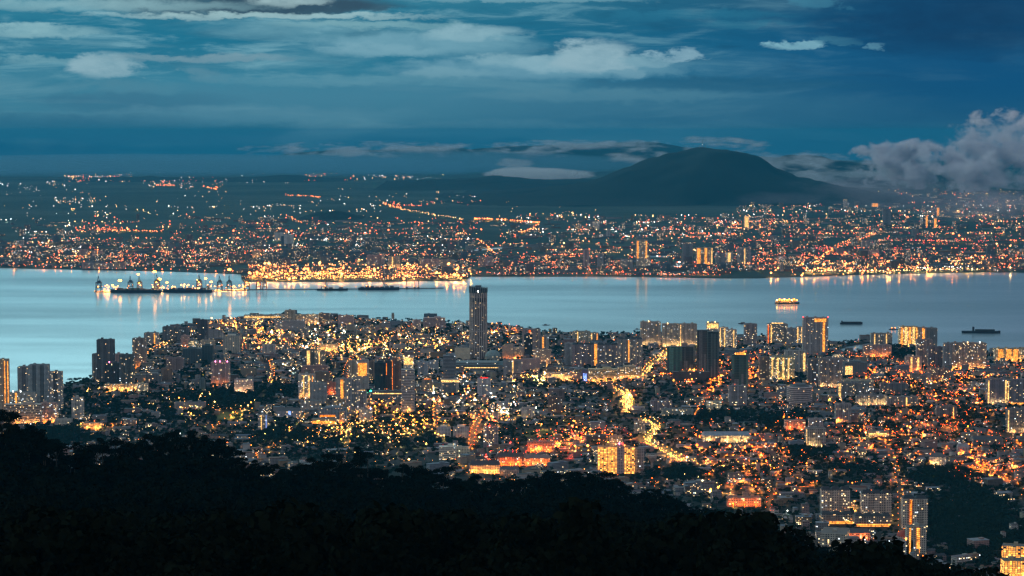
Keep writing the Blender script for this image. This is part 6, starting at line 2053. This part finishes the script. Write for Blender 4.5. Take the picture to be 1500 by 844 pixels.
def ship(px, py, Lpx, label, kind, rz=0.0, cat='ship', name='cargo_ship', flip=1):
    x, y = G(px, py)
    L = Lpx * y / FPX
    B = max(4, L * .16 if L > 60 else L * .25)
    D = L * .055 if kind != 'barge' else L * .075
    t = empty(name, x, y, 0, rz if flip > 0 else rz + pi)
    hull_mesh(L, B, D).build('hull', M['hull'], t)
    f = MB()
    if kind == 'container':
        for k in range(13):
            xx = -L * .34 + L * .74 * k / 13
            hh = rng.choice((3, 5.5, 8, 8))
            f.box(xx, 0, D + .02, D + hh, L * .05, B * .85, rng.choice(((.3, .10, .06), (.08, .14, .25), (.35, .3, .25), (.1, .2, .14))))
        f.build('container_stack', M['roofing'], t)
        f = MB(); f.box(-L * .42, 0, D + .02, D + L * .09, L * .05, B * .8, (.5, .48, .42), .5); f.build('bridge', M['facade'], t)
        f = MB()
        for k in range(12): f.ball((-L * .36 + L * .07 * k, -B * .45, D + 2.0), 1.15)
        f.build('deck_lamps', M['mast_gold'], t)
    elif kind == 'ferry':
        f.box(-L * .04, 0, D + .02, D + L * .075, L * .84, B * .9, (.6, .55, .45), .5)
        f.box(-L * .04, 0, D + L * .075 + .02, D + L * .11, L * .7, B * .8, (.62, .56, .46), .5)
        f.build('passenger_deck', M['corridor'], t)
        f = MB(); f.box(L * .25, 0, D + L * .115, D + L * .16, L * .12, B * .5, (.5, .45, .4), .5); f.build('wheelhouse', M['facade'], t)
        for k in range(9):
            f = MB(); f.ball((-L * .42 + L * .1 * k, -B * .55, D + L * .1 + (k % 2) * 3), L * .022 + .6); f.build('deck_lamp', M['mast_amber' if k % 3 else 'mast_warm'], t)
    elif kind == 'work':
        f.box(-L * .25, 0, D + .02, D + L * .07, L * .22, B * .7, (.3, .26, .2), .3)
        f.box(-L * .05, 0, D + .02, D + L * .045, L * .12, B * .6, (.2, .17, .14))
        f.box(L * .28, 0, D + .02, D + L * .05, L * .14, B * .6, (.2, .2, .2))
        f.build('deckhouse', M['facade'], t)
        f = MB(); f.beam((-L * .2, 0, D), (-L * .24, 0, D + L * .28), L * .02, (.4, .3, .15)); f.beam((-L * .2, 0, D), (-L * .14, 0, D + L * .2), L * .012, (.4, .3, .15)); f.build('mast', M['roofing'], t)
        f = MB(); f.ball((-L * .24, -B * .3, D + L * .1), 2.2); f.build('deck_lamp', M['lamp_gold'], t)
    elif kind == 'dredger':
        for k in range(7): f.box(-L * .4 + L * .12 * k, 0, D + .02, D + rng.uniform(3, 8), L * .09, B * .6, (.09, .09, .1))
        f.build('deckhouse', M['roofing'], t)
        f = MB(); f.beam((L * .18, 0, D), (L * .0, -3, D + L * .3), L * .02, (.45, .25, .12)); f.beam((L * .24, 0, D), (L * .02, -3, D + L * .3), L * .014, (.45, .25, .12)); f.build('crane_boom', M['roofing'], t)
        f = MB(); f.ball((-L * .3, -B * .4, D + 9), 2.0); f.build('deck_lamp', M['lamp_gold'], t)
    elif kind == 'barge':
        f.box(0, 0, D + .02, D * 1.5, L * .88, B * .7, (.05, .045, .05)); f.box(-L * .42, 0, D * 1.5, D * 2.1, L * .06, B * .5, (.08, .08, .09)); f.build('hatch_cover', M['roofing'], t)
    elif kind == 'boat':
        f.box(-L * .1, 0, D + .02, D + L * .1, L * .35, B * .6, (.3, .3, .3), 0); f.build('cabin', M['roofing'], t)
    elif kind == 'litboat':
        f.box(-L * .1, 0, D + .02, D + L * .12, L * .45, B * .6, (.5, .45, .4), .5); f.build('cabin', M['facade'], t)
        f = MB(); f.beam((0, 0, D), (0, 0, D + L * .3), .5, (.3, .3, .3)); f.build('mast', M['roofing'], t)
        for q in (-.2, .15):
            f = MB(); f.ball((L * q, -B * .3, D + L * .16), L * .05); f.build('deck_lamp', M['lamp_amber'], t)
    elif kind == 'tugbarge':
        f.box(L * .1, 0, D + .02, D * 1.8, L * .5, B * .7, (.04, .045, .05)); f.box(-L * .2, 0, D + .02, D * 3.0, L * .05, B * .5, (.05, .05, .06)); f.build('cargo', M['roofing'], t)
    tag(t, label, cat)
    return t


ship(199, 428.8, 74, 'long dark container ship moored at the outer pier berth', 'container', name='container_ship', flip=-1)
ship(275, 428.4, 72, 'second dark container ship moored nearer the jetty', 'container', name='container_ship', flip=-1)
ship(487, 425.4, 45, 'dark work vessel with lit mast moored on the jetty', 'work', name='work_vessel', flip=1)
ship(555, 424.6, 60, 'dredger with a leaning orange boom on the jetty', 'dredger', name='dredger')
ship(1153, 445, 36, 'brightly lit passenger ship glowing in the open strait', 'ferry', name='passenger_ship')
ship(1247, 475, 33, 'unlit dark red cargo barge lying in the strait', 'barge', name='cargo_barge', cat='barge')
ship(1437, 488, 56, 'long low black tug and tow near the picture edge', 'tugbarge', rz=-.12, name='towed_barge', cat='barge')
ship(725, 478, 20, 'small brightly lit boat beside the round skyscraper', 'litboat', name='work_boat', cat='boat')
ship(800, 476.5, 11, 'tiny dark boat on the water past the round skyscraper', 'boat', name='fishing_boat', cat='boat')
ship(1090, 474.5, 17, 'dark small coaster above the white lit shore towers', 'boat', name='coaster', cat='boat')
ship(934, 482.5, 9, 'dark little boat next to the pale shore apartments', 'boat', name='fishing_boat', cat='boat')
ship(1309, 483, 14, 'small lit boat close to the brilliant yellow shore block', 'litboat', name='work_boat', cat='boat')
ship(658, 408.6, 12, 'small lit vessel under the last yard lamps', 'litboat', name='work_boat', cat='boat')
ship(674, 409, 14, 'tall-masted lit vessel by the end of the container yard', 'litboat', name='work_boat', cat='boat')
for (px, nm_) in ((596, 'shortest of the three by the dredger'), (607.5, 'tallest and middle one of the three'), (613, 'outermost of the three toward open water')):
    x, y = G(px, 423.6)
    t = empty('pile_mast', x, y, 0)
    f = MB(); f.beam((0, 0, -2), (0, 0, 48 if 'short' in nm_ else 58), 2.2, (.12, .12, .13)); f.build('pile', M['roofing'], t)
    f = MB(); f.box(0, 0, 3, 9, 9, 8, (.12, .12, .13), bottom=True); f.build('platform', M['roofing'], t)
    tag(t, 'thin dark mast on a jetty platform, ' + nm_, 'mast', 'masts of the jetty')

# telecom masts on the summit
for (px, top_, nm_) in ((1024, 213, 'short'), (1028.5, 205, 'tall red-lit'), (1033, 212, 'plain')):
    Y = 23500
    x = (px - 750) / FPX * Y
    z0 = zat(218.5, Y); z1 = zat(top_, Y)
    t = empty('telecom_mast', x, Y, z0 - 10)
    f = MB()
    H = z1 - z0 + 10
    for sx_, sy in ((-1, -1), (1, -1), (1, 1), (-1, 1)): f.beam((sx_ * 6, sy * 6, 0), (sx_ * 1.2, sy * 1.2, H), 2.2, (.35, .35, .37))
    for k in range(6): f.box(0, 0, H * k / 6, H * k / 6 + 2, 12 * (1 - k / 7), 12 * (1 - k / 7), (.35, .35, .37), bottom=True)
    f.build('lattice', M['roofing'], t)
    if 'red' in nm_:
        f = MB(); f.ball((0, -4, H * .55), 2.6); f.build('warning_lamp', M['far_white'], t)
    tag(t, '%s telecom mast on the summit of the dark forested hill' % nm_, 'mast', 'masts on the summit')
